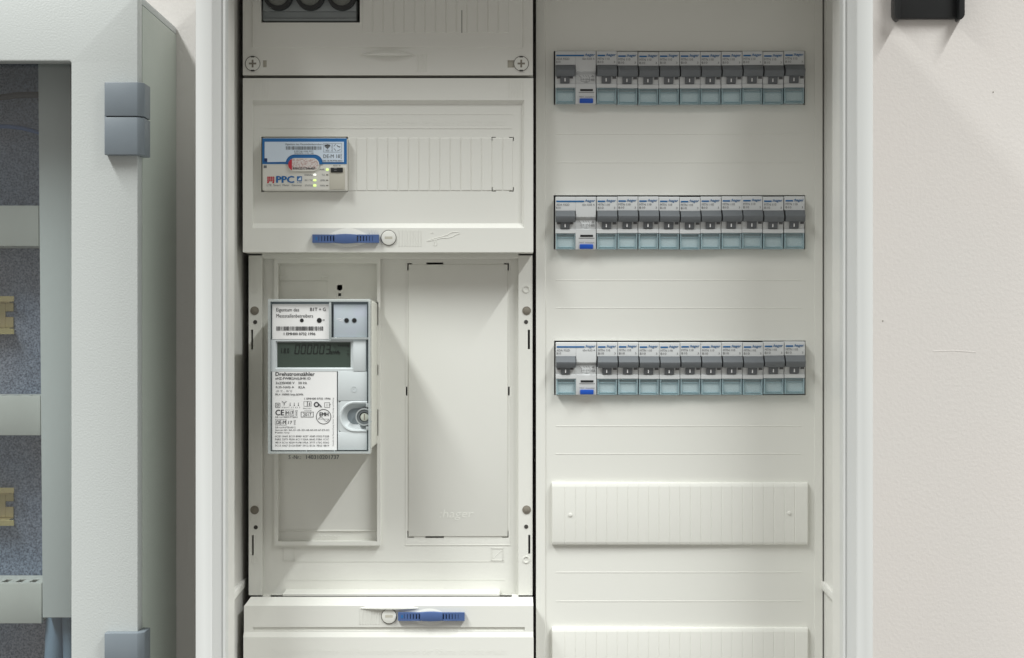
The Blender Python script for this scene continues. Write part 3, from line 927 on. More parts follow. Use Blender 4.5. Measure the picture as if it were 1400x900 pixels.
    lg.add([(x0 + 0.0008, -k, Zl(18.25)), (x0 + 0.0250, -k, Zl(18.25)), (x0 + 0.0250, -k, Zl(19.55)), (x0 + 0.0008, -k, Zl(19.55))], [(0, 1, 2, 3)])
    lg.wtext(":hager", x0 + 0.0255, x0 + 0.0345, Zl(17.7), Zl(20.7), k, 0, 0.02, 0.18)
    part('logo', lg, 'logoblue', t)
    return t

ORD = ['first', 'second', 'third', 'fourth', 'fifth', 'sixth', 'seventh', 'eighth', 'ninth', 'tenth']
ROWN = ['top', 'middle', 'bottom']
LEFT = [759.3, 759.4, 760.0]
base_x = lambda r: X(LEFT[r], BD)
rnd = random.Random(3)
first_rcd = first_mcb = None
for r in range(3):
    zc = Zw(ROWY[r], BD)
    loc = Vector((base_x(r), 0, zc))
    if first_rcd is None:
        first_rcd = rcd_proto(tuple(loc))
        o = first_rcd
    else:
        o = copy_tree(first_rcd)
        o.location = loc
    o['label'] = 'double-width circuit breaker with blue test button at the left end of the %s row' % ROWN[r]
    o['group'] = 'wide circuit breakers with blue test buttons'
    for i in range(10):
        dz = rnd.uniform(-0.00028, 0.00028)
        dd = rnd.uniform(-0.0004, 0.0003)
        if r == 0:
            dz += (-0.0006 if 0 < i < 9 else 0.0) + (0.0004 if i >= 7 else 0)
        if r == 1 and i >= 6:
            dz += 0.0003
        if r == 2 and i >= 8:
            dz += 0.0006
        loc = Vector((base_x(r) + MOD * (2 + i) - 0.0004 + rnd.uniform(-0.0001, 0.0001) + (0.0003 if i == 9 else 0), -dd, zc + dz))
        if first_mcb is None:
            loc = Vector((base_x(r) + MOD * 2 - 0.0004, 0, zc))
            first_mcb = breaker_proto(tuple(loc))
            o = first_mcb
        else:
            o = copy_tree(first_mcb)
            o.location = loc
            o.rotation_euler = (0, rnd.uniform(-0.002, 0.002), rnd.uniform(-0.006, 0.006))
        o['label'] = 'narrow grey-toggle circuit breaker, %s narrow one from the left in the %s row' % (ORD[i], ROWN[r])
        if i == 9:
            o['label'] = 'narrow circuit breaker with grey toggle at the right end of the %s row' % ROWN[r]
        o['group'] = 'narrow circuit breakers in three rows'

for o in scene.objects:
    if o.get('category') == 'circuit breaker':
        o.location.y += 0.0022

# ------------------------------------------------------------------ smart meter gateway
d = 0.0265
g = thing('meter_gateway', 'small blue and white gateway box with glowing green lamps set in the upper left cover', 'gateway', (X(416, d), -0.01, Zw(262, d)))
mb = MB().box(358.4, 188.2, 474.3, 260.8, -0.01, d, 0, 0.0012, 3)
part('housing', mb, 'gatebody', g)
e = d + 0.0003
mb = MB()
def arc(cx, cy, r, a0, a1, n=10):
    return [(cx + r * math.cos(math.radians(a0 + (a1 - a0) * i / n)), cy - r * math.sin(math.radians(a0 + (a1 - a0) * i / n))) for i in range(n + 1)]
mb.poly([(358.6, 189.2), (474.1, 189.2), (474.1, 224.4), (358.6, 224.4)], d - 0.0005, e, 0)
mb.poly([(391.8, 224.8)] + arc(403, 224, 11.4, 180, 90) + arc(429, 224, 11.4, 90, 0) + [(440.4, 224.8)], d - 0.0005, e + 0.0008, 0)
band = part('blue_panel', mb, 'gateblue', g)
mb = MB().poly([(361.8, 194), (470.2, 194), (470.2, 221.8), (440.0, 221.8)] + arc(429, 224, 12.6, 12, 90) + arc(403, 224, 12.6, 90, 168) + [(365.4, 221.8), (365.4, 217.4), (361.8, 217.4)], d - 0.0005, e + 0.0004, 0)
lab = part('rating_label', mb, 'gatelabel', g)
q = e + 0.0006
mb = MB()
mb.text("Eigentum des Messstellenbetreibers", 390.5, 196.2, 441, 199.2, q)
mb.barcode(391, 200.2, 440, 204.9, q, 0, 5)
mb.text("E PPC00 1094 9977", 402.5, 206.0, 428.5, 208.1, q)
mb.text("SMGWP2.1 LTE 1-00", 402.5, 208.7, 428.5, 210.7, q)
mb.text("DE-M 18", 442, 211.2, 464.8, 216.2, q)
mb.text("0102", 465.6, 210.2, 467.4, 217.6, q, 0, 0, 0, 0, 1)
mb.text("DE-18-M-PTB-0041", 441.5, 218.9, 467.8, 221.0, q, 0, 0.01)
mb.text("BSI", 445.5, 205.0, 449.8, 207.0, q)
for (a, b, c, f) in ((442.3, 196.0, 442.6, 208.2), (467.0, 196.0, 467.3, 208.2), (442.3, 208.0, 467.3, 208.3), (442.3, 196.0, 467.3, 196.3)):
    mb.sheet(a, b, c, f, q)
# eagle emblem
mb.flat([(447.0, 197.2), (448.2, 197.2), (448.5, 199.0), (448.2, 203.6), (447.6, 204.4), (447.0, 203.6), (446.7, 199.0)], q)
for s in (-1, 1):
    for k in range(4):
        x = 447.6 + s * (1.1 + 0.8 * k)
        mb.sheet(x - 0.3, 197.6 + 0.25 * k, x + 0.3, 203.0 - 0.8 * k, q)
    mb.flat([(447.6 + s * 0.6, 198.2), (447.6 + s * 3.8, 197.8), (447.6 + s * 3.8, 199.2), (447.6 + s * 0.6, 199.6)], q)
mb.text("Zertifikat", 453.0, 197.4, 454.8, 207.0, q, 0, 0, 0, 0, 1)
for (a, b, c, f) in ((456.5, 200.0, 459, 197.2), (460.5, 198.6, 464.5, 202.0), (456.5, 203.0, 459.5, 206.5), (461.0, 206.5, 465.5, 204.5), (461, 200, 465.5, 200.8)):
    v = Vector((c - a, f - b)).normalized()
    n_ = (-v.y * 0.3, v.x * 0.3)
    mb.flat([(a + n_[0], b + n_[1]), (a - n_[0], b - n_[1]), (c - n_[0], f - n_[1]), (c + n_[0], f + n_[1])], q)
part('lettering', mb, 'midink', lab)
mb = MB().poly([(361.4, 216.6), (365.2, 216.6), (365.2, 220.8), (361.4, 220.8)], d, e + 0.0007)
part('corner_mark', mb, 'navy', g)
part('corner_mark', MB().poly([(360.6, 226.4), (364.6, 226.4), (364.6, 229.8), (360.6, 229.8)], d - 0.0003, d + 0.0002), 'midink', g)
q = e + 0.0012
mb = MB().poly(arc(403, 225.2, 8.9, 90, 270) + arc(427.6, 225.2, 8.9, -90, 90), d - 0.0004, q)
seal = part('seal_sticker', mb, 'gatebody', g)
mb = MB().poly([(399.4, 217.2), (427.4, 217.2)] + arc(427.4, 225.0, 7.8, 78, -60) + [(429.5, 231.8), (399.4, 231.8)], d, q + 0.0002)
part('guilloche', mb, 'guard', seal)
part('red_field', MB().poly([(399.0, 217.3)] + arc(402.4, 225.2, 8.4, 115, 245) + [(399.0, 233.0)], d, q + 0.0003), 'red', seal)
part('lettering', MB().text("87012217346407", 400.6, 229.0, 430.8, 231.8, q + 0.0004, 0, 0.03), 'ink', seal)
# maker's mark and lamps
q = d + 0.0003
mb = MB().text("PPC", 377.4, 241.2, 401.2, 250.2, q, 0, 0.045)
part('maker_lettering', mb, 'gateblue', g)
mb = MB()
for k in range(4):
    for j in range(3):
        mb.flat(arc(366.4 + 2.55 * k + (0.0), 242.6 + 2.3 * j, 1.15, 0, 324, 9), q)
for k in range(2):
    mb.flat([(365.0 + 7.2 * k, 248.8), (367.6 + 7.2 * k, 248.0), (367.6 + 7.2 * k, 250.4), (365.6 + 7.2 * k, 250.8)], q)
part('maker_emblem', mb, 'red', g)
mb = MB().flat([(406.0, 241.2), (412.8, 241.2), (412.8, 247.6), (406.0, 247.6)], q)
mb.text("LTE", 406.6, 248.4, 412.4, 250.4, q)
em = part('square_emblem', mb, 'gateblue', g)
mb = MB().flat([(407.2, 246.6), (409.0, 243.6), (411.8, 242.4), (411.8, 246.6)], q + 0.0002)
part('sail_mark', mb, 'gatelabel', em)
mb = MB().text("LTE", 364.9, 252.0, 371.2, 254.7, q).text("Smart", 373.8, 252.0, 383.6, 254.7, q).text("Meter", 386.4, 252.0, 395.6, 254.7, q).text("Gateway", 398.6, 252.0, 412.6, 255.4, q)
mb.text("SIGNAL", 416.2, 238.0, 427.2, 240.4, q).text("RX / TX", 416.8, 245.4, 427.0, 247.8, q).text("STATUS", 417.0, 252.6, 427.4, 255.0, q)
mb.text("PWR", 437.4, 230.8, 443.8, 233.2, q).text("TLS", 439.8, 238.0, 444.0, 240.4, q).text("LMN", 437.8, 245.4, 444.2, 247.8, q).text("HAN", 437.8, 252.6, 444.2, 255.0, q)
mb.text("RESET", 455.6, 225.8, 463.0, 227.4, q)
mb.disc(464.6, 226.6, 0.7, d - 0.0002, q, 0, 10)
part('lettering', mb, 'midink', g)
def lamp(a, b, c, f, m):
    part('status_lamp', MB().box(a, b, c, f, d - 0.0005, d + 0.0005, 0, 0.0002, 1), m, g)
lamp(428.4, 237.8, 432.2, 240.2, 'ledwhite')
lamp(428.4, 245.2, 432.2, 247.8, 'ledgreen')
lamp(428.4, 252.4, 432.2, 255.2, 'ledgreen')
lamp(445.8, 230.6, 449.2, 233.4, 'ledgreen')
for b in (238.4, 245.8, 253.0):
    lamp(445.8, b, 448.6, b + 1.4, 'ledoff')
mb = MB().box(450.4, 228.6, 471.6, 259.4, d - 0.004, d + 0.0006, 0, 0.0006)
sd = part('slot_door', mb, 'simdoor', g)
part('card_slot', MB().box(452.0, 229.2, 468.6, 235.6, d - 0.002, d + 0.0016, 0, 0.0003), 'black', sd)
part('slot_pin', MB().box(456.4, 229.6, 460.8, 231.0, d, d + 0.0018).box(457.0, 232.6, 460.2, 233.6, d, d + 0.0018), 'print', sd)

# ------------------------------------------------------------------ electricity meter
d = 0.062
m_ = thing('electricity_meter', 'grey electricity meter with digital display plugged onto the recessed panel', 'meter', (X(436, d), 0.0, Zw(620, d)))
x0, x1, z0, z1 = X(366.3, d), X(506.2, d), Zw(620.4, d), Zw(409, d)
mb = MB()
mb.prism([(x0, z0 + 0.003), (x0 + 0.003, z0), (x1 - 0.004, z0), (x1, z0 + 0.004), (x1, z1 - 0.003), (x1 - 0.003, z1), (x0 + 0.003, z1), (x0, z1 - 0.003)], -0.0124, 0.0500, 0, 0.0010)
part('base', mb, 'meterside', m_)
# clear hood rim
mb = MB()
hd = d
def wall_ring(r_out, r_in, d0, d1):
    m2 = MB()
    m2.frame(r_out, d1, r_in, d1)
    m2.wall_back(r_out, d1, d0)
    m2.wall_back(r_in, d1, d0)
    return m2
h1 = wall_ring((366.3, 409.0, 506.2, 620.4), (369.6, 412.6, 503.6, 617.4), 0.0501, hd)
h1.box(449.6, 411.5, 452.8, 466, 0.055, hd - 0.0004, 0, 0.0004)
h1.box(452.8, 461.5, 505.0, 464.6, 0.055, hd - 0.0006, 0, 0.0004)
for xx in (369, 418, 456.6):
    h1.box(xx, 616.2, xx + 1.2, 620.0, 0.055, hd - 0.0004)
part('clear_hood_rim', h1, 'hood', m_)
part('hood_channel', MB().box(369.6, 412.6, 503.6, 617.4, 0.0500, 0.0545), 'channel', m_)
# front shell pieces
fd = 0.0590
mb = MB()
mb.holed((370.8, 464.4, 500.6, 508.0), [(376.6, 466.4, 482.4, 504.6)], fd, 0.0045)
mb.frame((376.6, 466.4, 482.4, 504.6), fd, (379.0, 468.0, 479.4, 502.6), fd - 0.0022)
mb.box(482.6, 465.2, 500.4, 508.0, 0.054, fd + 0.0008, 0, 0.0007)
mb.box(461.8, 508.0, 501.6, 548.4, 0.054, fd + 0.0004, 0, 0.0005)
mb.box(461.8, 590.6, 501.6, 615.6, 0.054, fd + 0.0004, 0, 0.0005)
mb.box(461.8, 548.6, 464.0, 590.4, 0.054, fd - 0.0002)
shell = part('front_shell', mb, 'meterbody', m_)
lcd = part('display', MB().box(378.0, 467.2, 480.4, 503.4, 0.0535, fd - 0.0024), 'lcd', m_)
q = fd - 0.0024 + 0.0003
sg = MB()
def digit(px, py, w, h, segs, sl=1.6, tk=1.25):
    # a b c d e f g as thin slanted bars
    def P(u, v):
        return (px + u * w + sl * (1 - v), py + v * h)
    tw, th = tk / w, tk / h
    B = {'a': (0.12, 0, 0.88, th), 'd': (0.12, 1 - th, 0.88, 1), 'g': (0.12, 0.5 - th / 2, 0.88, 0.5 + th / 2),
         'f': (0, 0.05, tw, 0.47), 'b': (1 - tw, 0.05, 1, 0.47), 'e': (0, 0.53, tw, 0.95), 'c': (1 - tw, 0.53, 1, 0.95)}
    for s in segs:
        a, b, c, e_ = B[s]
        sg.flat([P(a, e_), P(c, e_), P(c, b), P(a, b)], q)
for k in range(5):
    digit(402.4 + 8.4 * k, 471.2, 6.4, 13.0, 'abcdef')
digit(402.4 + 8.4 * 5, 471.2, 6.4, 13.0, 'abgcd')
sg.text("kWh", 451.8, 479.6, 464.4, 484.6, q, 0, 0.03)
sg.text("1.8.0", 384.4, 476.0, 395.2, 483.2, q, 0, 0.01)
for k in range(6):
    sg.sheet(462.4 + 2.4 * k, 471.4, 463.6 + 2.4 * k, 473.6, q)
sg.sheet(474.2, 479.4, 477.2, 480.2, q).sheet(474.2, 483.4, 477.6, 484.4, q).sheet(475.6, 486.4, 477.2, 487.0, q).sheet(475.8, 471.2, 477.0, 475, q)
part('display_digits', sg, 'segment', lcd)
# upper label
ld = 0.0588
mb = MB().box(371.9, 415.9, 450.0, 464.0, 0.0540, ld, 0, 0.0002, 1)
ul = part('upper_label', mb, 'paper', m_)
q = ld + 0.00025
mb = MB()
mb.text("Eigentum des", 377.8, 421.2, 409.0, 427.6, q)
mb.text("Messstellenbetreibers", 377.8, 429.4, 428.0, 434.4, q)
mb.text("B1T + G", 424.0, 420.8, 445.2, 425.4, q, 0, 0.012)
mb.text("IR", 441.2, 436.6, 444.4, 438.8, q)
mb.barcode(378, 446.4, 442, 452.2, q, 0, 9)
mb.text("1 EMH00 0732 1996", 388.0, 454.8, 431.0, 458.4, q, 0, 0.02)
part('lettering', mb, 'ink', ul)
part('sensor_window', MB().disc(412.6, 438.2, 2.6, ld - 0.001, ld + 0.0003, 0, 20), 'black', ul)
part('sensor_window', MB().disc(436.5, 438.2, 3.4, ld - 0.001, ld + 0.0003, 0, 24), 'black', ul)
# metal plate for the optical head
mb = MB().box(456.0, 416.4, 501.8, 461.2, 0.0540, 0.0592, 0, 0.0004)
mp = part('magnet_plate', mb, 'steel', m_)
for cx in (473.8, 484.4):
    part('optical_port', MB().disc(cx, 438.3, 3.6, 0.058, 0.0594, 0, 22), 'channel', mp)
    part('optical_port_core', MB().disc(cx, 438.2, 2.9, 0.058, 0.0596, 0, 20), 'black', mp)
part('etched_mark', MB().ptube([(460, 436.8), (465, 436.0), (468, 437.2), (470, 435.2)], 0.0592, 0.00018).ptube([(464, 438.5), (469, 439.2)], 0.0592, 0.00018), 'white', mp)
# lower label
mb = MB().box(371.7, 507.2, 460.6, 615.8, 0.0540, ld, 0, 0.0002, 1)
ll = part('rating_label', mb, 'paper', m_)
mb = MB()
tx = lambda s, a, b, c, e_, bold=0.0, rot=0: mb.text(s, a, b, c, e_, q, 0, bold, 0, 0, rot)
tx("Drehstromzähler", 376.6, 509.0, 430.0, 514.0, 0.022)
tx("eHZ-PW8E2A6L0HK1D", 376.4, 515.8, 424.6, 519.2, 0.012)
tx("3x230/400 V", 377.0, 522.0, 402.6, 525.4, 0.012)
tx("50 Hz", 408.0, 522.0, 419.6, 525.2, 0.012)
tx("0,25-5(60) A", 377.0, 528.0, 402.0, 531.6, 0.012)
tx("Kl.A", 408.2, 528.0, 417.0, 531.2, 0.012)
tx("-25 °C ... 70 °C", 377.0, 533.6, 399.4, 536.2)
tx("RL= 10000 Imp./kWh", 376.6, 538.0, 414.4, 541.6, 0.01)
tx("1 EMH00 0732 1996", 416.2, 543.8, 451.8, 546.4, 0.01)
tx("DE-16-MI003-PTB001", 376.4, 569.4, 406.8, 571.4)
tx("CE", 376.4, 560.4, 388.0, 568.0, 0.02)
tx("M17", 391.0, 562.4, 400.8, 567.2, 0.01)
tx("0102", 403.8, 560.8, 406.6, 568.2, 0.0, 1)
tx("2017", 414.4, 564.8, 425.6, 569.2)
tx("DE-M", 378.0, 575.0, 390.4, 580.0, 0.01)
tx("17", 394.0, 575.6, 399.4, 579.8)
tx("0102", 401.6, 574.4, 404.0, 581.0, 0.0, 1)
tx("DE-16-M-PTB-0012", 376.4, 583.4, 404.0, 585.6)
tx("Server-ID: 0A-01-45-4D-48-00-00-6F-E9-0C", 376.4, 587.0, 450.6, 589.2)
tx("Public key:", 376.4, 590.6, 396.4, 593.2)
hexes = ["6C2D 1A69 8C19 8980 4CE7 4589 1D53 F22B", "F6B2 2575 9D50 6C11 526A 8A42 F28A 1C1C", "4B19 5C16 9D39 F1F8 1F5A 3777 173C FD6G", "3C13 4A67 D1C8 E587 5912 8136 7E63 4B19"]
for k, y in enumerate((595.4, 599.6, 604.0, 608.2)):
    for j, wd in enumerate(hexes[k].split()):
        tx(wd, 376.2 + 9.4 * j, y, 384.0 + 9.4 * j, y + 2.4)
tx("Hersteller der Messeinrichtung  Service  www  Montage und Wartung", 454.6, 544, 456.6, 610, 0.0, 1)
tx("Betriebs-", 414.6, 557.6, 426.4, 559.0)
tx("anleitung", 416.2, 560.4, 425.6, 562.0)
tx("EMH", 436.8, 564.0, 448.6, 569.0, 0.03)
tx("2-fach", 385.0, 556.4, 393.6, 557.8)
def outline(a, b, c, e_, t=0.35):
    mb.sheet(a, b, c, b + t, q).sheet(a, e_ - t, c, e_, q).sheet(a, b + t, a + t, e_ - t, q).sheet(c - t, b + t, c, e_ - t, q)
outline(390.2, 560.4, 401.8, 568.6)
outline(411.4, 563.2, 428.6, 570.6, 0.55)
outline(376.2, 573.4, 391.4, 581.6)
outline(376.4, 551.0, 383.0, 557.6, 0.5)
outline(378.2, 552.8, 381.2, 555.8, 0.5)
outline(443.6, 550.4, 451.0, 557.4, 0.45)
mb.ptube([(447.0, 552.4), (447.0, 555.6)], q, 0.00012)
mb.ptube([(449.4, 554.0), (452.4, 552.6)], q, 0.00012)
outline(415.2, 548.8, 420.2, 555.8, 0.4)
outline(420.2, 548.8, 425.6, 555.8, 0.4)
mb.sheet(422.6, 550.6, 423.8, 554.6, q)
for a in (396.6, 402.4, 408.0):
    mb.ptube([(a, 550.6), (a, 553.4)], q, 0.00013)
    mb.flat([(a - 0.9, 555.0), (a, 553.0), (a + 0.9, 555.0)], q)
    mb.ptube([(a - 2, 556.2), (a - 1.2, 558.0)], q, 0.00011)
    mb.ptube([(a + 2, 556.2), (a + 1.2, 558.0)], q, 0.00011)
mb.ptube([(385.6, 548.6), (388.6, 551.2), (391.6, 548.6)], q, 0.0002)
mb.ptube([(388.6, 551.2), (388.6, 554.4)], q, 0.0002)
mb.ring(432.6, 553.2, 2.1, 3.6, q - 0.0002, q, 0, 20)
mb.ptube([(434.6, 551.6), (437.0, 553.8), (439.4, 556.6)], q, 0.0005)
mb.ring(442.4, 569.8, 9.6, 10.3, q - 0.0002, q, 0, 48)
mb.ptube([(435.0 + 0.62 * k, 573.0 - 3.0 * math.sin(2 * math.pi * k / 24)) for k in range(25)], q, 0.00012)
mb.sheet(434.6, 572.9, 450.0, 573.25, q)
part('lettering', mb, 'ink', ll)
# seal recess with its screw
mb = MB()
n = 26
vs, fs = [], []
cx, cy, L = 485.0, 569.7, 17.0
rings = [(21.0, fd + 0.0004), (20.0, fd + 0.0012), (18.2, fd + 0.0010), (16.8, fd - 0.0010), (12.0, fd - 0.0042), (6.0, fd - 0.0062), (0.4, fd - 0.0068)]
pts = []
row0 = [(502.0, 548.5)]
for i in range(n + 1):
    c_, s_ = math.cos(math.radians(90 + 180 * i / n)), math.sin(math.radians(90 + 180 * i / n))
    t_ = min(21.1 / max(abs(c_), 1e-6), 21.2 / max(abs(s_), 1e-6))
    row0.append((cx + t_ * c_, cy - t_ * s_))
row0.append((502.0, 590.9))
for a, b in row0:
    vs.append((X(a, fd), -(fd + 0.0003), Zw(b, fd)))
for (r, dd) in rings:
    row = [(502.0, cy - r)] + [(cx - 0.0 + r * math.cos(math.radians(90 + 180 * i / n)), cy - r * math.sin(math.radians(90 + 180 * i / n))) for i in range(n + 1)] + [(502.0, cy + r)]
    for a, b in row:
        vs.append((X(a, fd), -dd, Zw(b, fd)))
k = n + 3
for i in range(len(rings)):
    for j in range(k - 1):
        fs.append((i * k + j, i * k + j + 1, (i + 1) * k + j + 1, (i + 1) * k + j))
mb.add(vs, fs)
rec = part('seal_recess', mb, 'meterbody', m_)
mb = MB()
mb.ring(498.0, 570.2, 6.6, 10.2, 0.054, 0.0606, 0, 40, math.radians(40), math.radians(320))
part('seal_collar', mb, 'collar', rec)
part('seal_screw', MB().disc(498.2, 570.4, 5.8, 0.052, 0.0600, 0, 28, 0.0006), 'screw', rec)
part('screw_slot', MB().box(497.5, 566.2, 498.9, 574.2, 0.059, 0.0602), 'plug', rec)
mb = MB()
mb.box(500.0, 551.4, 504.6, 557.2, 0.050, 0.0616, 0, 0.0004).box(500.0, 583.4, 504.6, 588.6, 0.050, 0.0616, 0, 0.0004)
mb.ring(498.0, 570.2, 10.2, 12.0, 0.054, 0.0612, 0, 40, math.radians(35), math.radians(325))
part('clear_clip', mb, 'hood', rec)
part('recycling_mark', MB().ring(484.0, 532.2, 3.4, 4.0, fd + 0.0003, fd + 0.0007, 0, 24).ptube([(482, 533.6), (484, 530.4), (486, 533.6)], fd + 0.0004, 0.0002), 'meterbody', shell)

# ------------------------------------------------------------------ control cabinet on the left
DF = 0.052
xb = -0.3146
ZT = H + 0.2826
ZB = H - 0.60
XL = -0.95
cc = thing('control_cabinet', 'light grey wall cabinet with viewing window in its door, left of the meter cabinet', 'control cabinet', ((XL + xb) / 2, -WALL_D, ZB))
body = MB()
seam_z = H + 0.2762
body.wbox(xb - 0.0020, xb, ZB, seam_z - 0.0005, WALL_D + 0.0004, 0.0350, 0, 0.0005)
part('side_panel', body, 'sidecoat', cc)
body = MB()
body.wbox(XL, xb, seam_z, ZT, WALL_D + 0.0004, 0.0366, 0, 0.0008)
part('roof', body, 'coat', cc)
body = MB()
body.wbox(XL, XL + 0.002, ZB, seam_z - 0.0005, WALL_D + 0.0004, 0.0350)
body.wbox(XL, xb, ZB - 0.002, ZB - 0.0002, WALL_D + 0.0004, 0.0350)
part('body', body, 'coat', cc)
lipx = MB().wbox(X(188.4, DF) - 0.012, xb - 0.0021, ZB + 0.001, seam_z - 0.001, 0.0275, 0.0323)
part('door_rebate', lipx, 'coat', cc)
# door with window opening
xr = X(188.4, DF)
dl, dr, dt, db = XL + 0.004, xr, ZT - 0.0012, ZB + 0.004
wr, wt = X(97.4, DF), Zw(83.6, DF)
wl, wb = -0.86, ZB + 0.09
def door_mesh():
    x, z = [dl, wl, wr, dr], [db, wb, wt, dt]
    bm = bmesh.new()
    F = [[bm.verts.new((a, -DF, c)) for c in z] for a in x]
    B = [[bm.verts.new((a, -0.0375, c)) for c in z] for a in x]
    for i in range(3):
        for j in range(3):
            if i == 1 and j == 1:
                continue
            bm.faces.new((F[i][j], F[i + 1][j], F[i + 1][j + 1], F[i][j + 1]))
            bm.faces.new((B[i][j], B[i][j + 1], B[i + 1][j + 1], B[i + 1][j]))
    for k in range(3):
        for (p, q) in (((k, 0), (k + 1, 0)), ((k + 1, 3), (k, 3)), ((0, k + 1), (0, k)), ((3, k), (3, k + 1))):
            bm.faces.new((F[p[0]][p[1]], B[p[0]][p[1]], B[q[0]][q[1]], F[q[0]][q[1]]))
    for (p, q) in (((1, 1), (2, 1)), ((2, 1), (2, 2)), ((2, 2), (1, 2)), ((1, 2), (1, 1))):
        bm.faces.new((F[p[0]][p[1]], F[q[0]][q[1]], B[q[0]][q[1]], B[p[0]][p[1]]))
    bmesh.ops.recalc_face_normals(bm, faces=bm.faces)
    bm.edges.ensure_lookup_table()
    hole = [e for e in bm.edges if {e.verts[0], e.verts[1]} in [{F[i][j], B[i][j]} for i in (1, 2) for j in (1, 2)]]
    bmesh.ops.bevel(bm, geom=hole, offset=0.0022, segments=5, profile=0.5, affect='EDGES')
    return MB().addbm(bm, 0, 0.0011, 3)
door = door_mesh()
dr_o = part('door', door, 'coat', cc)
part('window_pane', MB().wbox(wl - 0.004, wr + 0.004, wb - 0.004, wt + 0.004, 0.0345, 0.0373), 'pane', dr_o)
def hinge(y0, y1):
    f = 0.061
    mb = MB()
    prof = [(X(142.4, f), 0.052), (X(142.4, f), f - 0.0008), (X(143.4, f), f), (X(187.6, f), f), (X(190.5, f), f - 0.0012), (X(197.0, 0.058), 0.0565), (X(197.0, 0.058), 0.0365), (xr + 0.0004, 0.0365), (xr + 0.0004, 0.052)]
    ym = y0 + 0.475 * (y1 - y0)
    mb.upright(prof, Zw(ym - 0.8, f), Zw(y0, f), 0, 0.0006)
    mb.upright(prof, Zw(y1, f), Zw(ym + 0.9, f), 0, 0.0006)
    mb.wbox(X(142.8, f), X(145.4, f), Zw(ym + 1.0, f), Zw(ym - 1.0, f), 0.0525, f - 0.0003)
    mb.wbox(X(145.0, f), X(189.0, f), Zw(ym + 1.4, f), Zw(ym - 1.4, f), 0.0525, f - 0.003)
    part('hinge', mb, 'hinge', dr_o)
hinge(112.5, 211.5)
hinge(866, 966)
MP = -0.078
part('mounting_plate', MB().wbox(XL + 0.03, xb - 0.012, ZB + 0.02, seam_z - 0.012, MP - 0.002, MP, 0, 0.0005), 'galv', cc)
part('rear_wall', MB().wbox(XL + 0.002, xb - 0.0022, ZB, seam_z - 0.001, WALL_D + 0.0006, WALL_D + 0.002), 'coat', cc)

# cable ducts
def duct(y0, y1, xr_px, dfront, label):
    t = thing('cable_duct', label, 'cable duct', (X(-100, dfront), -MP, Zw(y1, dfront)), 'grey horizontal cable ducts in the left cabinet')
    x0, x1 = -0.80, X(xr_px, dfront)
    zt, zb = Zw(y0, dfront), Zw(y1, dfront)
    part('lid', MB().wbox(x0, x1, zb, zt, dfront - 0.005, dfront, 0, 0.0005), 'duct', t)
    mb = MB()
    mb.wbox(x0, x1 - 0.0004, zb + 0.001, zt - 0.001, MP + 0.0003, MP + 0.0015)
    part('channel_floor', mb, 'duct', t)
    mb = MB()
    pitch = 0.0125
    n = int((x1 - x0) / pitch)
    fz = []
    half = MP + 0.022
    web = MB().wbox(x0, x1 - 0.0008, zt - 0.0012, zt - 0.0002, MP + 0.0016, half).wbox(x0, x1 - 0.0008, zb + 0.0002, zb + 0.0012, MP + 0.0016, half)
    part('channel_side', web, 'duct', t)
    mb.wbox(x1 - 0.0075, x1 - 0.0008, zt - 0.0012, zt - 0.0002, half + 0.0001, dfront - 0.0052)
    mb.wbox(x1 - 0.0075, x1 - 0.0008, zb + 0.0002, zb + 0.0012, half + 0.0001, dfront - 0.0052)
    spots = [(x1 - 0.0075 - pitch * k, -MP, zb) for k in range(min(n, 40))]
    pieces('finger', mb, 'duct', t, spots)
    return t
duct(281.2, 336.6, 52.6, -0.034, 'grey horizontal cable duct in the left cabinet, uppermost of the three')
duct(541.4, 595.4, 54.8, -0.034, 'grey slotted horizontal cable duct in the left cabinet, middle of the three')
duct(797.2, 852.6, 56.8, -0.034, 'grey slotted horizontal cable duct in the left cabinet, lowest of the three')
vd = -0.024
t = thing('cable_duct', 'smooth grey vertical cable duct beside the window edge in the left cabinet', 'cable duct', (X(78, vd), -MP, Zw(845, vd)))
mb = MB()
xa0, xa1 = X(51.8, vd), X(58.2, vd)
za0, za1 = Zw(60, vd), Zw(844.6, vd)
wdt = X(97.2, vd) - xa1 - 0.0004
def tilted(a, b, d0, d1, bev):
    bm = bmesh.new()
    P = []
    for dd in (d0, d1):
        P += [bm.verts.new(p) for p in ((xa1 + a, -dd, za1), (xa1 + b, -dd, za1), (xa0 + b, -dd, za0), (xa0 + a, -dd, za0))]
    for f in ((0, 1, 2, 3), (4, 5, 6, 7), (0, 1, 5, 4), (1, 2, 6, 5), (2, 3, 7, 6), (3, 0, 4, 7)):
        bm.faces.new([P[i] for i in f])
    bmesh.ops.recalc_face_normals(bm, faces=bm.faces)
    return MB().addbm(bm, 0, bev)
part('lid', tilted(0, wdt + 0.004, vd - 0.006, vd, 0.0006), 'vduct', t)
part('channel', tilted(0.001, wdt + 0.003, MP + 0.0003, vd - 0.0062, 0.0005), 'vduct', t)

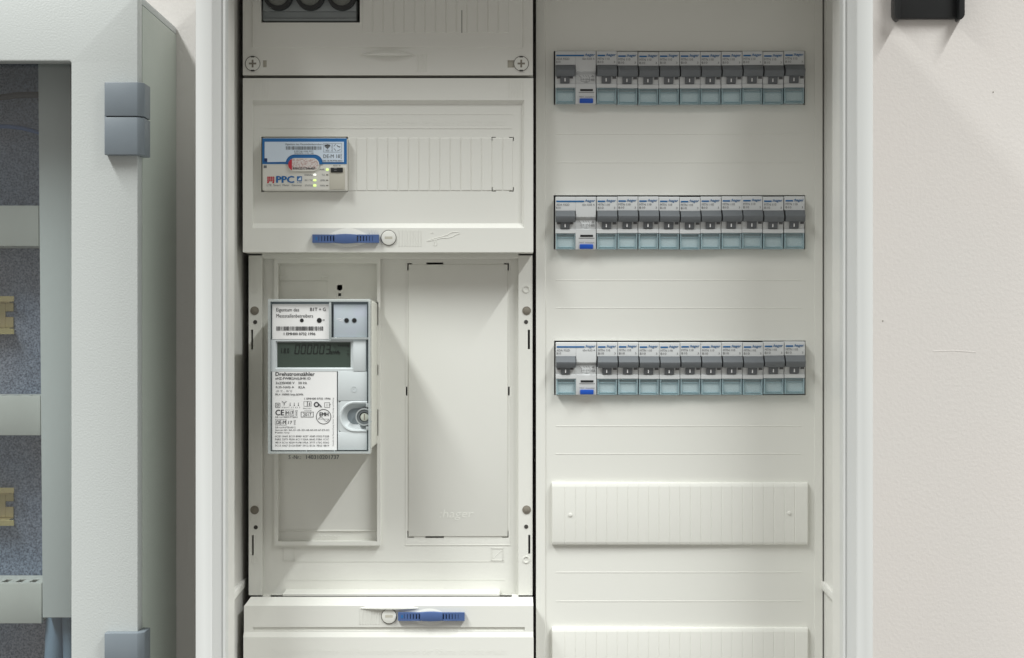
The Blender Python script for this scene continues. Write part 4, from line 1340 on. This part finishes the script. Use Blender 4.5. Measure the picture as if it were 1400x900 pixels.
# mounting rails
def rail(yc, label):
    dz = -0.064
    t = thing('mounting_rail', label, 'mounting rail', (X(0, dz), -MP, Zw(yc, dz)), 'yellow steel mounting rails')
    xe = X(19.0, dz)
    xw = X(18.4, MP + 0.002)
    zc = Zw(yc, dz)
    mb = MB()
    for s in (1, -1):
        mb.wbox(-0.80, xe, *sorted((zc + s * 0.0125, zc + s * 0.0175)), dz - 0.0012, dz, 0, 0.0003, 1)
        mb.wbox(-0.80, xw, *sorted((zc + s * 0.0115, zc + s * 0.0128)), MP + 0.0004, dz - 0.0013, 0, 0.0003, 1)
    mb.wbox(-0.80, xw - 0.0075, zc - 0.0114, zc + 0.0114, MP + 0.0004, MP + 0.0020, 0, 0.0003, 1)
    mb.wbox(xw - 0.0075, xw - 0.0001, zc + 0.0035, zc + 0.0114, MP + 0.0004, MP + 0.0020, 0, 0.0003, 1)
    mb.wbox(xw - 0.0075, xw - 0.0001, zc - 0.0114, zc - 0.0015, MP + 0.0004, MP + 0.0020, 0, 0.0003, 1)
    part('rail', mb, 'brass', t)
rail(431, 'short end of a yellow mounting rail between the two upper horizontal ducts')
rail(693, 'short end of a yellow mounting rail between the two lower horizontal ducts')

# cables
def cable(name, label, pts, r, m, cat='cable', dd=-0.055, grp=None):
    P = []
    pp = [Vector((X(a, d_), -d_, Zw(b, d_))) for a, b, d_ in pts]
    for i in range(len(pp) - 1):
        p0, p1, p2, p3 = pp[max(i - 1, 0)], pp[i], pp[i + 1], pp[min(i + 2, len(pp) - 1)]
        for k in range(8):
            u = k / 8
            P.append(0.5 * ((2 * p1) + (-p0 + p2) * u + (2 * p0 - 5 * p1 + 4 * p2 - p3) * u * u + (-p0 + 3 * p1 - 3 * p2 + p3) * u ** 3))
    P.append(pp[-1])
    o = part(name, MB().tube(P, r, 0, 14), m, None)
    o['label'] = label
    o['category'] = cat
    if grp:
        o['group'] = grp
cable('black_cable', 'thick black cable arching across the top of the cabinet window', [(-60, 142, -0.06), (0, 133.5, -0.055), (30, 130.0, -0.055), (60, 130.5, -0.055), (85, 134, -0.06)], 0.0029, 'black')
cable('blue_cable', 'thin blue cable sloping down to the vertical duct in the cabinet window', [(-70, 178, -0.06), (-10, 173.0, -0.055), (25, 174.5, -0.055), (55, 182, -0.055), (80, 192, -0.06)], 0.0020, 'bluecable')
cable('grey_cable', 'wide grey cable leaving the vertical duct, left one of two', [(75.5, 830, -0.05), (75.0, 850, -0.048), (74.2, 880, -0.046), (73.0, 910, -0.045), (70, 980, -0.045)], 0.0082, 'greycable')
cable('grey_cable', 'grey cable leaving the vertical duct, right one beside the door edge', [(93.5, 830, -0.05), (93.5, 850, -0.046), (94.5, 880, -0.045), (95.5, 910, -0.045), (96, 980, -0.045)], 0.0058, 'greycable')

# ------------------------------------------------------------------ black holder on the right wall
bd = WALL_D + 0.006
hb = thing('wall_bracket', 'black plastic bracket with rounded corners on the wall at the upper right', 'wall bracket', (X(1271, bd), -WALL_D, Zw(27, bd)))
def rounded(a, b, c, e_, r):
    return [(a, b), (c, b)] + [(c - r + r * math.cos(math.radians(-t_)), e_ - r + r * math.sin(math.radians(t_))) for t_ in range(0, 91, 15)] + [(a + r + r * math.cos(math.radians(t_)), e_ - r + r * math.sin(math.radians(t_))) for t_ in range(90, 181, 15)]
part('back_plate', MB().poly(rounded(1223.4, -140, 1318.6, 25.6, 8), WALL_D + 0.0003, bd, 0, 0.0012), 'black', hb)
fl = bd + 0.008
part('flange', MB().poly([(1222.6, -140), (1231.5, -140), (1231.5, 26.8), (1228.5, 26.4), (1225.2, 24.0), (1223.0, 19.5)], WALL_D + 0.0003, fl, 0, 0.0010), 'black', hb)
part('flange', MB().poly([(1311.5, -140), (1320.0, -140), (1319.6, 20.0), (1317.4, 24.4), (1314.0, 26.6), (1311.5, 26.8)], WALL_D + 0.0003, fl, 0, 0.0010), 'black', hb)
